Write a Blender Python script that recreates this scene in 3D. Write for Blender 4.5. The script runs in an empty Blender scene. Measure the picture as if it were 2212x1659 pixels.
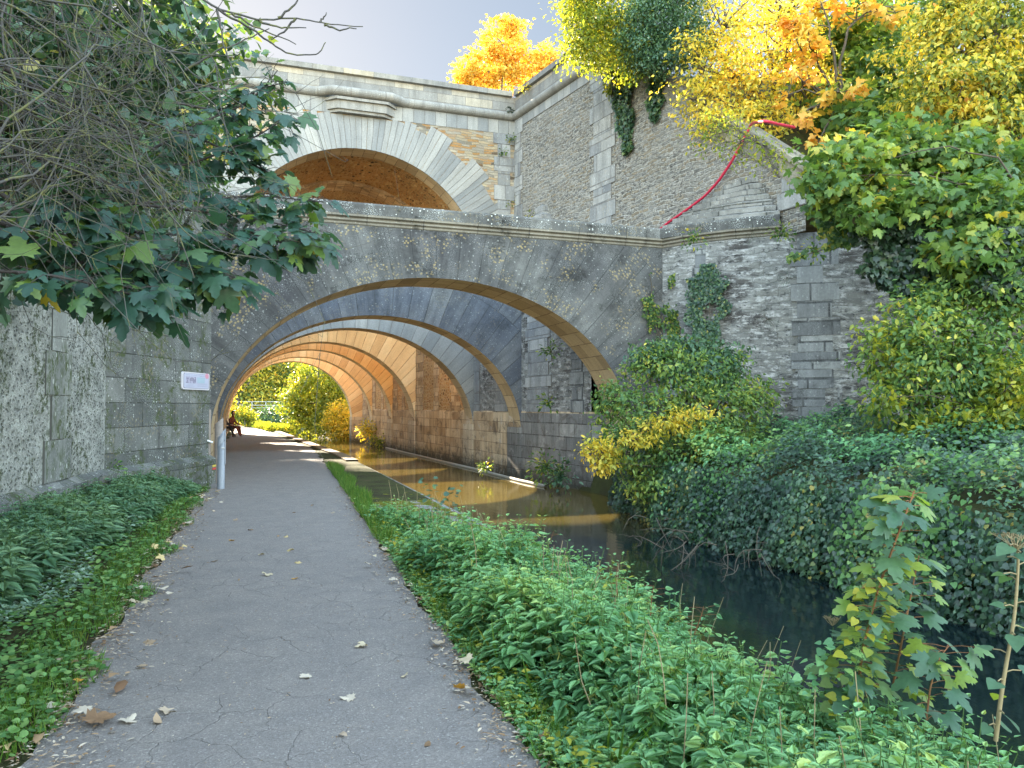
import bpy, bmesh, math, random
import numpy as np
from mathutils import Vector, Matrix
S = bpy.context.scene
COL = S.collection
RNG = np.random.default_rng(11)
random.seed(5)
PI = math.pi
# ---------------------------------------------------------------- camera
CF, YAW, H = 1640.0, math.radians(18.9), 1.6
PIT = math.atan(50/1640)
Fv = Vector((math.sin(YAW)*math.cos(PIT), math.cos(YAW)*math.cos(PIT), math.sin(PIT)))
Rv = Vector((math.cos(YAW), -math.sin(YAW), 0))
Uv = Rv.cross(Fv)
cam = bpy.data.objects.new('camera', bpy.data.cameras.new('camera'))
COL.objects.link(cam)
cam.location = (0, 0, H)
cam.rotation_euler = (PI/2+PIT, 0, -YAW)
cam.data.sensor_width = 36
cam.data.lens = 36*CF/2212
cam.data.clip_start = .05
cam.data.clip_end = 1500
S.camera = cam
def ray(u, v): return Fv + Rv*((u-1106)/CF) + Uv*((829.5-v)/CF)
def at(u, v, d): return Vector((0, 0, H)) + ray(u, v)*d
def onZ(u, v, z):
    r = ray(u, v); return Vector((0, 0, H)) + r*((z-H)/r.z)
def onY(u, v, y):
    r = ray(u, v); return Vector((0, 0, H)) + r*(y/r.y)
# ---------------------------------------------------------------- object helpers
def tag(o, label=None, cat=None, group=None, kind=None):
    if label: o['label'] = label
    if cat: o['category'] = cat
    if group: o['group'] = group
    if kind: o['kind'] = kind
    return o
def empty(name, loc, label=None, cat=None, group=None):
    o = bpy.data.objects.new(name, None); COL.objects.link(o); o.location = loc
    o.empty_display_size = .2
    return tag(o, label, cat, group)
def link(name, me, parent=None, world=True):
    o = bpy.data.objects.new(name, me); COL.objects.link(o)
    if parent is not None:
        o.parent = parent
        if world: o.matrix_parent_inverse = Matrix.Translation(-Vector(parent_world(parent)))
    return o
def parent_world(p):
    l = Vector(p.location)
    if p.parent is not None and p.type == 'EMPTY': l = l + parent_world(p.parent)
    return l
def mesh_np(name, V, faces, mat, uv=None, attrs=None, smooth=False, parent=None):
    """V (n,3); faces: (m,k) array or list of such arrays; uv per loop"""
    me = bpy.data.meshes.new(name)
    V = np.asarray(V, dtype=np.float32)
    if isinstance(faces, np.ndarray): faces = [faces]
    faces = [np.asarray(f, dtype=np.int32) for f in faces if len(f)]
    nl = sum(f.size for f in faces); nf = sum(len(f) for f in faces)
    me.vertices.add(len(V)); me.vertices.foreach_set('co', V.ravel())
    me.loops.add(nl); me.polygons.add(nf)
    li = np.concatenate([f.ravel() for f in faces])
    tot = np.concatenate([np.full(len(f), f.shape[1]) for f in faces]).astype(np.int32)
    st = np.concatenate([[0], np.cumsum(tot)[:-1]]).astype(np.int32)
    me.loops.foreach_set('vertex_index', li.astype(np.int32))
    me.polygons.foreach_set('loop_start', st)
    me.polygons.foreach_set('loop_total', tot)
    if smooth: me.polygons.foreach_set('use_smooth', np.ones(nf, dtype=bool))
    me.update(calc_edges=True)
    if uv is not None:
        l = me.uv_layers.new(name='UVMap')
        uv = np.asarray(uv, dtype=np.float32)
        if len(uv) == len(V): uv = uv[li]
        l.data.foreach_set('uv', uv.ravel())
    if attrs:
        for k, a in attrs.items():
            at_ = me.attributes.new(k, 'FLOAT', 'POINT')
            at_.data.foreach_set('value', np.asarray(a, dtype=np.float32))
    me.validate()
    if mat: me.materials.append(mat)
    return link(name, me, parent)
class MB:
    """collects polygons with uv and builds one mesh"""
    def __init__(s): s.v = []; s.f = []; s.uv = []
    def quad(s, pts, uvs=None):
        b = len(s.v); s.v += [tuple(p) for p in pts]; s.f.append(tuple(range(b, b+len(pts))))
        if uvs is None: uvs = [(0, 0)]*len(pts)
        s.uv += list(uvs)
    def box(s, x0, x1, y0, y1, z0, z1, M=None):
        c = [(x0,y0,z0),(x1,y0,z0),(x1,y1,z0),(x0,y1,z0),(x0,y0,z1),(x1,y0,z1),(x1,y1,z1),(x0,y1,z1)]
        c = [Vector(p) for p in c]
        for idx, ax in (((0,1,5,4),(0,2)),((1,2,6,5),(1,2)),((2,3,7,6),(0,2)),((3,0,4,7),(1,2)),((4,5,6,7),(0,1)),((3,2,1,0),(0,1))):
            P = [c[i] for i in idx]; uv = [(p[ax[0]], p[ax[1]]) for p in P]
            if M is not None: P = [M @ p for p in P]
            s.quad(P, uv)
    def tube(s, pts, rs, n=8, cap=True):
        pts = [Vector(p) for p in pts]; rings = []
        prev = None; L = 0
        if not hasattr(rs, '__len__'): rs = [rs]*len(pts)
        for i, p in enumerate(pts):
            d = (pts[min(i+1, len(pts)-1)]-pts[max(i-1, 0)])
            if d.length < 1e-6: d = Vector((0, 0, 1))
            d.normalize()
            a = prev if prev is not None else (Vector((0, 0, 1)) if abs(d.z) < .9 else Vector((1, 0, 0)))
            x = (a - d*a.dot(d)); x = x.normalized() if x.length > 1e-5 else d.orthogonal().normalized()
            y = d.cross(x); prev = x
            if i: L += (p-pts[i-1]).length
            rings.append(([p+(x*math.cos(t)+y*math.sin(t))*rs[i] for t in [2*PI*k/n for k in range(n)]], L))
        for i in range(len(rings)-1):
            A, la = rings[i]; B, lb = rings[i+1]
            for k in range(n):
                k2 = (k+1) % n
                s.quad((A[k], A[k2], B[k2], B[k]), ((k/n, la), ((k+1)/n, la), ((k+1)/n, lb), (k/n, lb)))
        if cap:
            s.quad(list(reversed(rings[0][0]))); s.quad(rings[-1][0])
    def build(s, name, mat, parent=None, smooth=False, bevel=0, weld=True):
        me = bpy.data.meshes.new(name)
        me.from_pydata(s.v, [], s.f)
        l = me.uv_layers.new(name='UVMap')
        l.data.foreach_set('uv', np.array(s.uv, dtype=np.float32).ravel())
        if weld:
            bm = bmesh.new(); bm.from_mesh(me); bmesh.ops.remove_doubles(bm, verts=bm.verts, dist=.0004)
            if bevel:
                bmesh.ops.bevel(bm, geom=bm.edges[:], offset=bevel, segments=1, affect='EDGES', clamp_overlap=True)
            bm.to_mesh(me); bm.free()
        if smooth:
            for p in me.polygons: p.use_smooth = True
        if mat: me.materials.append(mat)
        return link(name, me, parent)
def wall_strip(mb, pts, zb, zt, u0=0, seg=None):
    """vertical wall along polyline; zb/zt lists; uv in metres"""
    u = u0
    for i in range(len(pts)-1):
        a, b = pts[i], pts[i+1]; L = math.dist(a, b)
        mb.quad(((a[0],a[1],zb[i]),(b[0],b[1],zb[i+1]),(b[0],b[1],zt[i+1]),(a[0],a[1],zt[i])),
                ((u,zb[i]),(u+L,zb[i+1]),(u+L,zt[i+1]),(u,zt[i])))
        u += L
def prism_wall(pts, off, zb, zt, name, mat, parent=None, u0=0):
    """wall with thickness: front polyline pts, back = pts+off"""
    mb = MB(); bk = [(p[0]+off[0], p[1]+off[1]) for p in pts]
    wall_strip(mb, pts, zb, zt, u0); wall_strip(mb, bk, zb, zt, u0)
    for i in range(len(pts)-1):
        a, b, c, d = pts[i], pts[i+1], bk[i+1], bk[i]
        mb.quad(((*a,zt[i]),(*b,zt[i+1]),(*c,zt[i+1]),(*d,zt[i])), (a,b,c,d))
    for i in (0, len(pts)-1):
        a, d = pts[i], bk[i]; L = math.dist(a, d)
        mb.quad(((*a,zb[i]),(*d,zb[i]),(*d,zt[i]),(*a,zt[i])), ((0,zb[i]),(L,zb[i]),(L,zt[i]),(0,zt[i])))
    return mb.build(name, mat, parent)
# ---------------------------------------------------------------- node helpers
class NT:
    def __init__(s, name):
        s.m = bpy.data.materials.new(name); s.m.use_nodes = True
        s.t = s.m.node_tree; s.t.nodes.clear()
        s.out = s.n('ShaderNodeOutputMaterial')
    def n(s, t, **k):
        x = s.t.nodes.new(t)
        for a, b in k.items(): setattr(x, a, b)
        return x
    def l(s, a, b): s.t.links.new(a, b)
    def inp(s, node, **k):
        for a, b in k.items():
            sock = node.inputs[a.replace('_', ' ')]
            if isinstance(b, bpy.types.NodeSocket): s.l(b, sock)
            else: sock.default_value = b
        return node
    def coord(s, kind='UV', scale=(1,1,1), loc=(0,0,0), rot=(0,0,0)):
        tc = s.n('ShaderNodeTexCoord'); mp = s.n('ShaderNodeMapping')
        s.l(tc.outputs[kind], mp.inputs[0])
        mp.inputs['Scale'].default_value = scale; mp.inputs['Location'].default_value = loc
        mp.inputs['Rotation'].default_value = rot
        return mp.outputs[0]
    def noise(s, vec, scale=5, detail=4, rough=.55, dist=0, out='Fac'):
        x = s.n('ShaderNodeTexNoise'); s.l(vec, x.inputs['Vector'])
        s.inp(x, Scale=scale, Detail=detail, Roughness=rough, Distortion=dist)
        return x.outputs[out]
    def vor(s, vec, scale=5, feature='F1', out='Distance', rnd=1, dim='3D'):
        x = s.n('ShaderNodeTexVoronoi', feature=feature, voronoi_dimensions=dim); s.l(vec, x.inputs['Vector'])
        x.inputs['Scale'].default_value = scale; x.inputs['Randomness'].default_value = rnd
        return x.outputs[out]
    def ramp(s, fac, stops, interp='LINEAR'):
        x = s.n('ShaderNodeValToRGB'); s.l(fac, x.inputs[0]); r = x.color_ramp; r.interpolation = interp
        while len(r.elements) > 1: r.elements.remove(r.elements[-1])
        r.elements[0].position = stops[0][0]; r.elements[0].color = c4(stops[0][1])
        for p, c in stops[1:]:
            e = r.elements.new(p); e.color = c4(c)
        return x.outputs[0]
    def mix(s, a, b, fac, mode='MIX'):
        x = s.n('ShaderNodeMix', data_type='RGBA', blend_type=mode)
        for v, i in ((fac, 0), (a, 6), (b, 7)):
            if isinstance(v, bpy.types.NodeSocket): s.l(v, x.inputs[i])
            else: x.inputs[i].default_value = v if i == 0 else c4(v)
        return x.outputs[2]
    def math(s, op, a, b=0.0, clamp=False):
        x = s.n('ShaderNodeMath', operation=op, use_clamp=clamp)
        for v, i in ((a, 0), (b, 1)):
            if isinstance(v, bpy.types.NodeSocket): s.l(v, x.inputs[i])
            else: x.inputs[i].default_value = v
        return x.outputs[0]
    def attr(s, name):
        x = s.n('ShaderNodeAttribute', attribute_name=name); return x.outputs['Fac']
    def sep(s, vec):
        x = s.n('ShaderNodeSeparateXYZ'); s.l(vec, x.inputs[0]); return x.outputs
    def bump(s, h, strength=.5, dist=.02):
        x = s.n('ShaderNodeBump'); s.l(h, x.inputs['Height'])
        x.inputs['Strength'].default_value = strength; x.inputs['Distance'].default_value = dist
        return x.outputs[0]
    def done(s, color, rough=.85, normal=None, spec=.3):
        b = s.n('ShaderNodeBsdfPrincipled')
        if isinstance(color, bpy.types.NodeSocket): s.l(color, b.inputs['Base Color'])
        else: b.inputs['Base Color'].default_value = c4(color)
        if isinstance(rough, bpy.types.NodeSocket): s.l(rough, b.inputs['Roughness'])
        else: b.inputs['Roughness'].default_value = rough
        b.inputs['Specular IOR Level'].default_value = spec
        if normal is not None: s.l(normal, b.inputs['Normal'])
        s.l(b.outputs[0], s.out.inputs[0]); s.bsdf = b
        return s.m
def c4(c):
    if isinstance(c, (int, float)): return (c, c, c, 1)
    return (*c, 1) if len(c) == 3 else c
def plain(name, col, rough=.6, metal=0, spec=.4, var=.12):
    t = NT(name); P = t.coord('Object')
    n = t.noise(P, 30, 4)
    c = t.mix(tuple(x*(1-var) for x in col), tuple(min(1, x*(1+var)) for x in col), n)
    m = t.done(c, rough, None, spec); t.bsdf.inputs['Metallic'].default_value = metal
    return m
def waterstain(t, P, col):
    z = t.sep(P)[1]; n = t.noise(P, 3.5, 6, .75)
    a = t.math('ADD', z, t.math('MULTIPLY', n, 1.1))
    col = t.mix(col, (.045,.042,.03), t.ramp(a, [(0.0, .9), (.45, 0)]))
    n2 = t.noise(P, 1.7, 6, .75, .5)
    col = t.mix(col, (.09,.07,.055), t.ramp(n2, [(.52, 0), (.62, .65)]))
    return t.mix(col, (.45,.42,.38), t.ramp(t.noise(t.coord('UV', (1,1,1), (4,9,2)), 2.3, 6, .75), [(.57, 0), (.66, .5)]))
def rubble(name, stones, mortar, sx=3.2, sy=8.5, mort=(.06,.16), dark=.3, darkcol=(.05,.048,.045), stain=None, bumpd=.05, coursed=None):
    t = NT(name)
    P = t.coord('UV'); w = t.noise(P, 2.2, 3, out='Color')
    Pw = t.mix(P, w, .10, 'ADD')
    mp = t.n('ShaderNodeMapping'); t.l(Pw, mp.inputs[0]); mp.inputs['Scale'].default_value = (sx, sy, 1)
    edge = t.vor(mp.outputs[0], 1, 'DISTANCE_TO_EDGE', 'Distance', .9, '2D')
    cell = t.vor(mp.outputs[0], 1, 'F1', 'Color', .9, '2D')
    r = t.sep(cell)
    fine = t.noise(P, 26, 6, .65)
    if coursed:
        w1 = t.noise(P, 1.6, 2, out='Color'); w2 = t.noise(P, 8, 2, out='Color')
        Pb = t.mix(t.mix(P, w1, .22, 'ADD'), w2, .07, 'ADD')
        bk = t.n('ShaderNodeTexBrick'); t.l(Pb, bk.inputs['Vector']); bk.offset = .45; bk.squash = 1.5; bk.squash_frequency = 3; bk.offset_frequency = 2
        t.inp(bk, Scale=1.0, Mortar_Size=coursed[2], Mortar_Smooth=1.0, Bias=0.0, Brick_Width=coursed[0], Row_Height=coursed[1])
        bk.inputs['Color1'].default_value = (0, 0, 0, 1); bk.inputs['Color2'].default_value = (1, 1, 1, 1)
        edge = t.math('MULTIPLY', t.math('SUBTRACT', 1.0, bk.outputs['Fac']), .3)
        v_ = t.sep(bk.outputs['Color'])[0]; r = [v_, t.math('FRACT', t.math('MULTIPLY', v_, 7.31))]
    col = t.ramp(r[0], [(i/max(1, len(stones)-1), c) for i, c in enumerate(stones)])
    col = t.mix(col, t.ramp(fine, [(.3, .25), (.7, .8)]), .35, 'OVERLAY')
    e2 = t.math('ADD', edge, t.math('MULTIPLY', t.math('SUBTRACT', fine, .5), .14))
    mask = t.ramp(e2, [(mort[0], 0), (mort[1], 1)])
    col = t.mix(mortar, col, mask)
    # recessed and lost stones: dark cavities
    hole = t.math('MULTIPLY', t.ramp(r[1], [(1-dark-.02, 0), (1-dark+.02, 1)]), t.ramp(t.math('ADD', e2, 0.0), [(mort[1], 0), (mort[1]+.12, 1)]))
    big = t.noise(P, .55, 4, .6)
    hole = t.math('MULTIPLY', hole, t.ramp(big, [(.35, .35), (.6, 1)]))
    col = t.mix(col, darkcol, t.math('MULTIPLY', hole, .85))
    col = t.mix(col, t.ramp(big, [(.3, (.62,.6,.56)), (.7, (1.0,.98,.95))]), .8, 'MULTIPLY')
    if stain: col = stain(t, P, col)
    h = t.math('SUBTRACT', t.math('ADD', t.math('MULTIPLY', mask, .8), t.math('MULTIPLY', fine, .5)), t.math('MULTIPLY', hole, 1.4))
    return t.done(col, .92, t.bump(h, .9, bumpd), .15)
def ashlar(name, cols, joint, bw=.85, bh=.36, ms=.012, stain=None, var=.5, offset=.5, bd=.02, streak=.35):
    t = NT(name)
    P = t.coord('UV')
    w = t.noise(P, 3, 2, out='Color'); Pw = t.mix(P, w, .012, 'ADD')
    b = t.n('ShaderNodeTexBrick'); t.l(Pw, b.inputs['Vector']); b.offset = offset; b.squash = 1
    t.inp(b, Scale=1.0, Mortar_Size=ms, Mortar_Smooth=.3, Bias=0.0, Brick_Width=bw, Row_Height=bh)
    b.inputs['Color1'].default_value = (0, 0, 0, 1); b.inputs['Color2'].default_value = (1, 1, 1, 1)
    b.inputs['Mortar'].default_value = (.5, .5, .5, 1)
    big = t.noise(P, .8, 5, .6); fine = t.noise(P, 22, 6, .7)
    f = t.math('ADD', t.math('MULTIPLY', t.sep(b.outputs['Color'])[0], var), t.math('MULTIPLY', big, 1-var))
    col = t.ramp(f, [(.15+.7*i/max(1, len(cols)-1), c) for i, c in enumerate(cols)])
    col = t.mix(col, t.ramp(fine, [(.3, .3), (.7, .72)]), .45, 'OVERLAY')
    Ps = t.coord('UV', (2.2, .35, 1)); st = t.noise(Ps, 1.6, 5, .65)
    col = t.mix(col, t.ramp(st, [(.35, (.5,.5,.5)), (.6, (1,1,1))]), streak, 'MULTIPLY')
    jn = t.math('MULTIPLY', b.outputs['Fac'], t.ramp(t.noise(P, 5, 3), [(.3, .25), (.6, 1)]))
    col = t.mix(col, joint, jn)
    if stain: col = stain(t, P, col)
    h = t.math('SUBTRACT', t.math('MULTIPLY', fine, .5), b.outputs['Fac'])
    return t.done(col, .9, t.bump(h, .7, bd), .2)
def lichen_stain(white=.5, yellow=.3, black=.0, moss=.0):
    def f(t, P, col):
        if black:
            n = t.noise(P, 1.3, 6, .7); s = t.noise(P, 14, 5, .7)
            m = t.math('MULTIPLY', t.ramp(n, [(.52, 0), (.62, 1)]), t.ramp(s, [(.4, 0), (.55, 1)]))
            col = t.mix(col, (.02, .02, .018), t.math('MULTIPLY', m, black))
        if moss:
            n = t.noise(P, 1.1, 5, .7, .4); s = t.noise(P, 9, 5, .75)
            m = t.math('MULTIPLY', t.ramp(n, [(.47, 0), (.56, 1)]), t.ramp(s, [(.46, 0), (.56, 1)]))
            col = t.mix(col, (.05, .065, .02), t.math('MULTIPLY', m, moss))
        if white:
            v = t.vor(P, 11, 'F1', 'Distance', 1, '2D'); k = t.sep(t.vor(P, 11, 'F1', 'Color', 1, '2D'))[0]
            rad = t.math('MULTIPLY', t.ramp(k, [(.6, 0), (1, 1)]), .2)
            m = t.math('LESS_THAN', v, rad)
            col = t.mix(col, (.55, .56, .52), t.math('MULTIPLY', m, white))
            v2 = t.vor(P, 34, 'F1', 'Distance', 1, '2D')
            m2 = t.math('MULTIPLY', t.math('LESS_THAN', v2, .24), t.ramp(t.noise(P, 2.5, 3), [(.45, 0), (.6, 1)]))
            col = t.mix(col, (.5, .52, .5), t.math('MULTIPLY', m2, white*.7))
        if yellow:
            P2 = t.coord('UV', (1, 1, 1), (7.3, 3.1, 0))
            v = t.vor(P2, 13, 'F1', 'Distance', 1, '2D')
            m = t.math('MULTIPLY', t.math('LESS_THAN', v, .28), t.ramp(t.noise(P2, 1.7, 5, .7), [(.52, 0), (.6, 1)]))
            col = t.mix(col, (.45, .33, .13), t.math('MULTIPLY', m, yellow))
        return col
    return f
# ---------------------------------------------------------------- stone materials
M = {}
def grime(t, P, col):
    n = t.noise(t.coord('Object'), .35, 4, .6)
    col = t.mix(col, t.ramp(n, [(.35, (.75,.74,.8)), (.65, (1.55,1.55,1.5))]), .9, 'MULTIPLY')
    return lichen_stain(.24, .4, .75)(t, P, col)
M['grime'] = ashlar('weathered_dark_stone', [(.045,.045,.046), (.078,.077,.075), (.128,.124,.117)], (.032,.032,.031), .5, 2.6, .008, grime, .05, streak=.9)
M['grime2'] = ashlar('weathered_pale_dark_stone', [(.07,.08,.105), (.12,.128,.145), (.22,.215,.2)], (.05,.05,.05), .5, 1.4, .01, lichen_stain(.22,.1,.3), .35, streak=.8)
M['flank'] = ashlar('grey_coursed_stone', [(.07,.074,.07), (.12,.122,.115), (.2,.2,.185)], (.03,.03,.025), 1.1, .42, .01, lichen_stain(.5,.15,.3,.9), .4, streak=.6)
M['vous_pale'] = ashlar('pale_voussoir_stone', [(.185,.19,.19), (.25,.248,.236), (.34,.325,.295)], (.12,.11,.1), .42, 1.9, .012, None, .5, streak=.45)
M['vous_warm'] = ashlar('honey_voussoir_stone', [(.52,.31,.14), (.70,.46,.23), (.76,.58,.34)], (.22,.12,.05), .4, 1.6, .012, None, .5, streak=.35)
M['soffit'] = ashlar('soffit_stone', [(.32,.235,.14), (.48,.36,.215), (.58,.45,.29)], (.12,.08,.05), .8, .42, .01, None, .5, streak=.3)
M['ashlar_warm'] = ashlar('honey_ashlar', [(.34,.23,.135), (.54,.39,.24), (.66,.51,.34)], (.15,.10,.06), .95, .37, .012, waterstain, .6, streak=.75)
M['ashlar_grey'] = ashlar('pale_grey_ashlar', [(.17,.175,.185), (.26,.26,.255), (.35,.34,.32)], (.13,.12,.11), .9, .38, .012, lichen_stain(.3,.1,.35), .5, streak=.7)
M['parapet'] = ashlar('parapet_stone', [(.15,.15,.15), (.25,.235,.21), (.4,.34,.25)], (.15,.13,.11), 1.1, .34, .01, lichen_stain(.2,0,.1), .6, streak=.6)
M['moulding'] = ashlar('moulded_stone', [(.19,.185,.17), (.3,.28,.25)], (.15,.13,.11), 1.2, 5, .01, lichen_stain(.3,.1,.1), .4, streak=.6)
M['cornice_dark'] = ashlar('lichened_coping_stone', [(.05,.05,.05), (.10,.098,.092), (.19,.182,.165)], (.05,.05,.045), 1.3, 3, .012, lichen_stain(.85,.2,1.0), .3, streak=.4)
M['cornice_light'] = ashlar('worn_moulding_stone', [(.14,.125,.10), (.25,.22,.17)], (.05,.045,.04), 1.3, 3, .012, lichen_stain(.2,0,.8), .3)
M['dirtycoping'] = ashlar('dirty_ochre_coping', [(.13,.12,.10), (.22,.2,.155), (.32,.29,.22)], (.05,.05,.04), 1.2, 3, .012, lichen_stain(.2,.2,.8,.4), .4, streak=.5)
M['leftpil'] = ashlar('whitish_grey_blocks', [(.12,.125,.12), (.2,.205,.19), (.3,.3,.275)], (.06,.06,.055), 1.3, .5, .01, lichen_stain(.5,0,.3,.9), .3, streak=.7)
M['glow_soffit'] = ashlar('soffit_stone_glow', [(.55,.43,.27), (.68,.55,.36), (.76,.64,.46)], (.25,.18,.1), .8, .42, .01, None, .5, streak=.2)  # paler gold stands in for light bounced up from the water
M['weather'] = ashlar('weathered_ledge_stone', [(.12,.12,.115), (.2,.195,.18), (.28,.27,.25)], (.04,.04,.035), 1.1, .6, .02, lichen_stain(.3,.1,.6), .5, streak=.6)
M['ashlar_foot'] = ashlar('grey_wet_ashlar', [(.15,.145,.14), (.24,.23,.215), (.36,.34,.31)], (.05,.045,.04), .9, .38, .016, waterstain, .6, streak=.75)
M['pier'] = ashlar('pale_pier_stone', [(.42,.32,.21), (.58,.46,.32), (.66,.55,.4)], (.16,.12,.08), 1.3, .37, .012, waterstain, .5, streak=.5)
M['rub_cream'] = rubble('cream_rubble', [(.22,.2,.17),(.42,.35,.24),(.36,.2,.08),(.32,.29,.24),(.42,.36,.27)], (.42,.38,.31), 3.4, 10, dark=.06, coursed=(.3, .10, .012))
def pits(t, P, col):
    n = t.noise(t.coord('UV', (1, 1.9, 1)), 7, 4, .75); b_ = t.noise(P, .5, 3)
    m = t.math('MULTIPLY', t.ramp(n, [(.5, 0), (.57, 1)]), t.ramp(b_, [(.35, .3), (.58, 1)]))
    col = t.mix(col, (.045, .043, .043), t.math('MULTIPLY', m, .8))
    return t.mix(col, (.46, .45, .42), t.ramp(t.noise(t.coord('UV', (1, 1.6, 1), (5, 5, 0)), 6, 5, .8), [(.54, 0), (.64, .75)]))
M['rub_grey'] = rubble('grey_rubble', [(.17,.165,.155),(.30,.285,.255),(.26,.215,.155),(.21,.205,.195),(.34,.32,.285)], (.44,.43,.40), 4.3, 10, (.08,.29), dark=.3, bumpd=.07, coursed=(.27, .115, .024), stain=pits)
M['rub_warm'] = rubble('ochre_rubble', [(.33,.16,.07),(.52,.31,.13),(.4,.25,.12),(.58,.4,.2)], (.58,.43,.26), 4.2, 7, (.08,.2), dark=.2)
M['rub_brown'] = rubble('brown_vault_rubble', [(.30,.15,.06),(.52,.30,.12),(.42,.23,.10),(.6,.42,.2)], (.52,.37,.19), 4.5, 9, (.05,.12), dark=.12)
t = NT('whitish_weathered_rubble'); P = t.coord('UV'); big = t.noise(P, .9, 6, .7); md = t.noise(t.coord('UV', (1, .8, 1)), 6, 6, .75); fn_ = t.noise(P, 30, 4, .7)
cc_ = t.ramp(md, [(.3, (.16,.165,.15)), (.48, (.30,.30,.275)), (.62, (.42,.425,.39))])
cc_ = t.mix(cc_, t.ramp(fn_, [(.3, .3), (.7, .72)]), .5, 'OVERLAY')
vv_ = t.vor(t.mix(t.coord('UV', (1, 1.35, 1)), t.noise(P, 4, 3, out='Color'), .16, 'ADD'), 10.5, 'F1', 'Distance', 1, '2D')
pm_ = t.math('MULTIPLY', t.ramp(t.math('ADD', vv_, t.math('MULTIPLY', md, .5)), [(.34, 1), (.52, 0)]), t.ramp(big, [(.35, .25), (.62, .85)]))
cc_ = t.mix(cc_, (.07,.075,.065), pm_)
cc_ = t.mix(cc_, (.13,.14,.125), t.ramp(big, [(.5, 0), (.68, .7)]))
cc_ = lichen_stain(.3, 0, 0, .9)(t, P, cc_)
M['rub_left'] = t.done(cc_, .93, t.bump(t.math('SUBTRACT', fn_, t.math('MULTIPLY', pm_, 1.5)), .9, .05), .15)
def lowstain(t, P, col):
    n = t.noise(P, .9, 6, .7); s = t.noise(t.coord('UV', (.6, 4, 1)), 1.5, 5, .7)
    m = t.math('MULTIPLY', t.ramp(n, [(.48, 0), (.56, 1)]), t.ramp(s, [(.42, 0), (.52, 1)]))
    col = t.mix(col, (.035, .028, .026), t.math('MULTIPLY', m, .75))
    cr = t.noise(t.coord('UV', (1, 2.4, 1), (3, 1, 0)), 3.2, 6, .8)
    col = t.mix(col, (.44, .43, .41), t.ramp(cr, [(.5, 0), (.6, .85)]))
    n = t.noise(t.coord('UV', (1, 2.0, 1)), 4.5, 6, .8)
    return t.mix(col, (.03, .03, .032), t.ramp(n, [(.55, 0), (.62, .9)]))
M['rub_low'] = rubble('eroded_grey_rubble', [(.15,.152,.15),(.25,.25,.24),(.2,.197,.185)], (.34,.34,.325), 2.3, 8.0, (.05,.26), dark=.2, stain=lowstain, coursed=(.55, .17, .016))
M['low_ashlar'] = ashlar('eroded_grey_ashlar', [(.12,.122,.124), (.19,.192,.19), (.28,.28,.265)], (.05,.05,.05), .9, .4, .02, lichen_stain(.2,0,.5), .5, streak=.7)
# ---------------------------------------------------------------- terrain / path / water
WZ = -.68
def xl_bank(y): return np.where(y < 30, 3.02, 3.02 - (y-30)*.075).clip(1.3, 3.1) if isinstance(y, np.ndarray) else min(3.1, max(1.3, 3.02 if y < 30 else 3.02-(y-30)*.075))
def xr_bank(y):
    yy = np.asarray(y, float)
    return np.interp(yy, [-60, 0, 12, 15.5, 17.2, 52, 56, 80, 300], [7.4, 7.4, 7.35, 8.1, 8.6, 7.0, 6.0, 6.0, 20])
def ground_h(x, y):
    x = np.asarray(x, float); y = np.asarray(y, float)
    xl = xl_bank(y); xr = xr_bank(y)
    n = .04*np.sin(x*2.1+y*1.3)+.03*np.sin(x*3.7-y*2.9)
    h = np.zeros_like(x)-.012
    # left verge gently rises
    h = np.where(x < -1.0, .02+.06*np.clip(-1.0-x, 0, 3)+n*.6, h)
    # nettle bank
    bk = np.clip((x-1.55)/1.3, 0, 1)
    h = np.where((x > 1.55) & (x <= xl) & (y < 13), -.012-.42*bk**1.5, h)
    h = np.where((x > xl) & (x < xr), -1.6, h)
    # right bank
    t = np.clip((x-xr)/.45, 0, 1); t2 = np.clip((x-xr-.4)/4.5, 0, 1)
    hb = -.8 + 1.2*t**.6 + .70*t2 + n*1.5
    h = np.where(x >= xr, hb, h)
    far = y > 52
    h = np.where(far & (x >= xr), -.6+.9*t+.02*np.clip(x-xr, 0, 60), h)
    return h
xs = np.unique(np.concatenate([np.linspace(-400, -12, 22), np.linspace(-12, -1, 40), np.linspace(-1, 2, 16), np.linspace(2, 14, 100), np.linspace(14, 30, 20), np.linspace(30, 400, 20)]))
ys = np.unique(np.concatenate([np.linspace(-60, -4, 15), np.linspace(-4, 30, 140), np.linspace(30, 100, 70), np.linspace(100, 900, 30)]))
GX, GY = np.meshgrid(xs, ys); GZ = ground_h(GX, GY)
nx, ny = len(xs), len(ys)
ii = np.arange((ny-1)*(nx-1)); r_, c_ = ii//(nx-1), ii % (nx-1); a = r_*nx+c_
t = NT('soil'); P = t.coord('Object'); n = t.noise(P, 1.2, 6, .7); n2 = t.noise(P, 30, 5, .7)
c = t.ramp(n, [(.35, (.035,.028,.018)), (.55, (.05,.055,.02)), (.7, (.07,.055,.035))])
M['soil'] = t.done(t.mix(c, t.ramp(n2, [(.3,.3),(.7,.75)]), .5, 'OVERLAY'), .95, t.bump(n2, .8, .03), .1)
g = mesh_np('ground', np.stack([GX.ravel(), GY.ravel(), GZ.ravel()], 1), np.stack([a, a+1, a+nx+1, a+nx], 1), M['soil'], smooth=True)
tag(g, 'soil of the banks either side of the path and river', 'ground', kind='structure')
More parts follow.
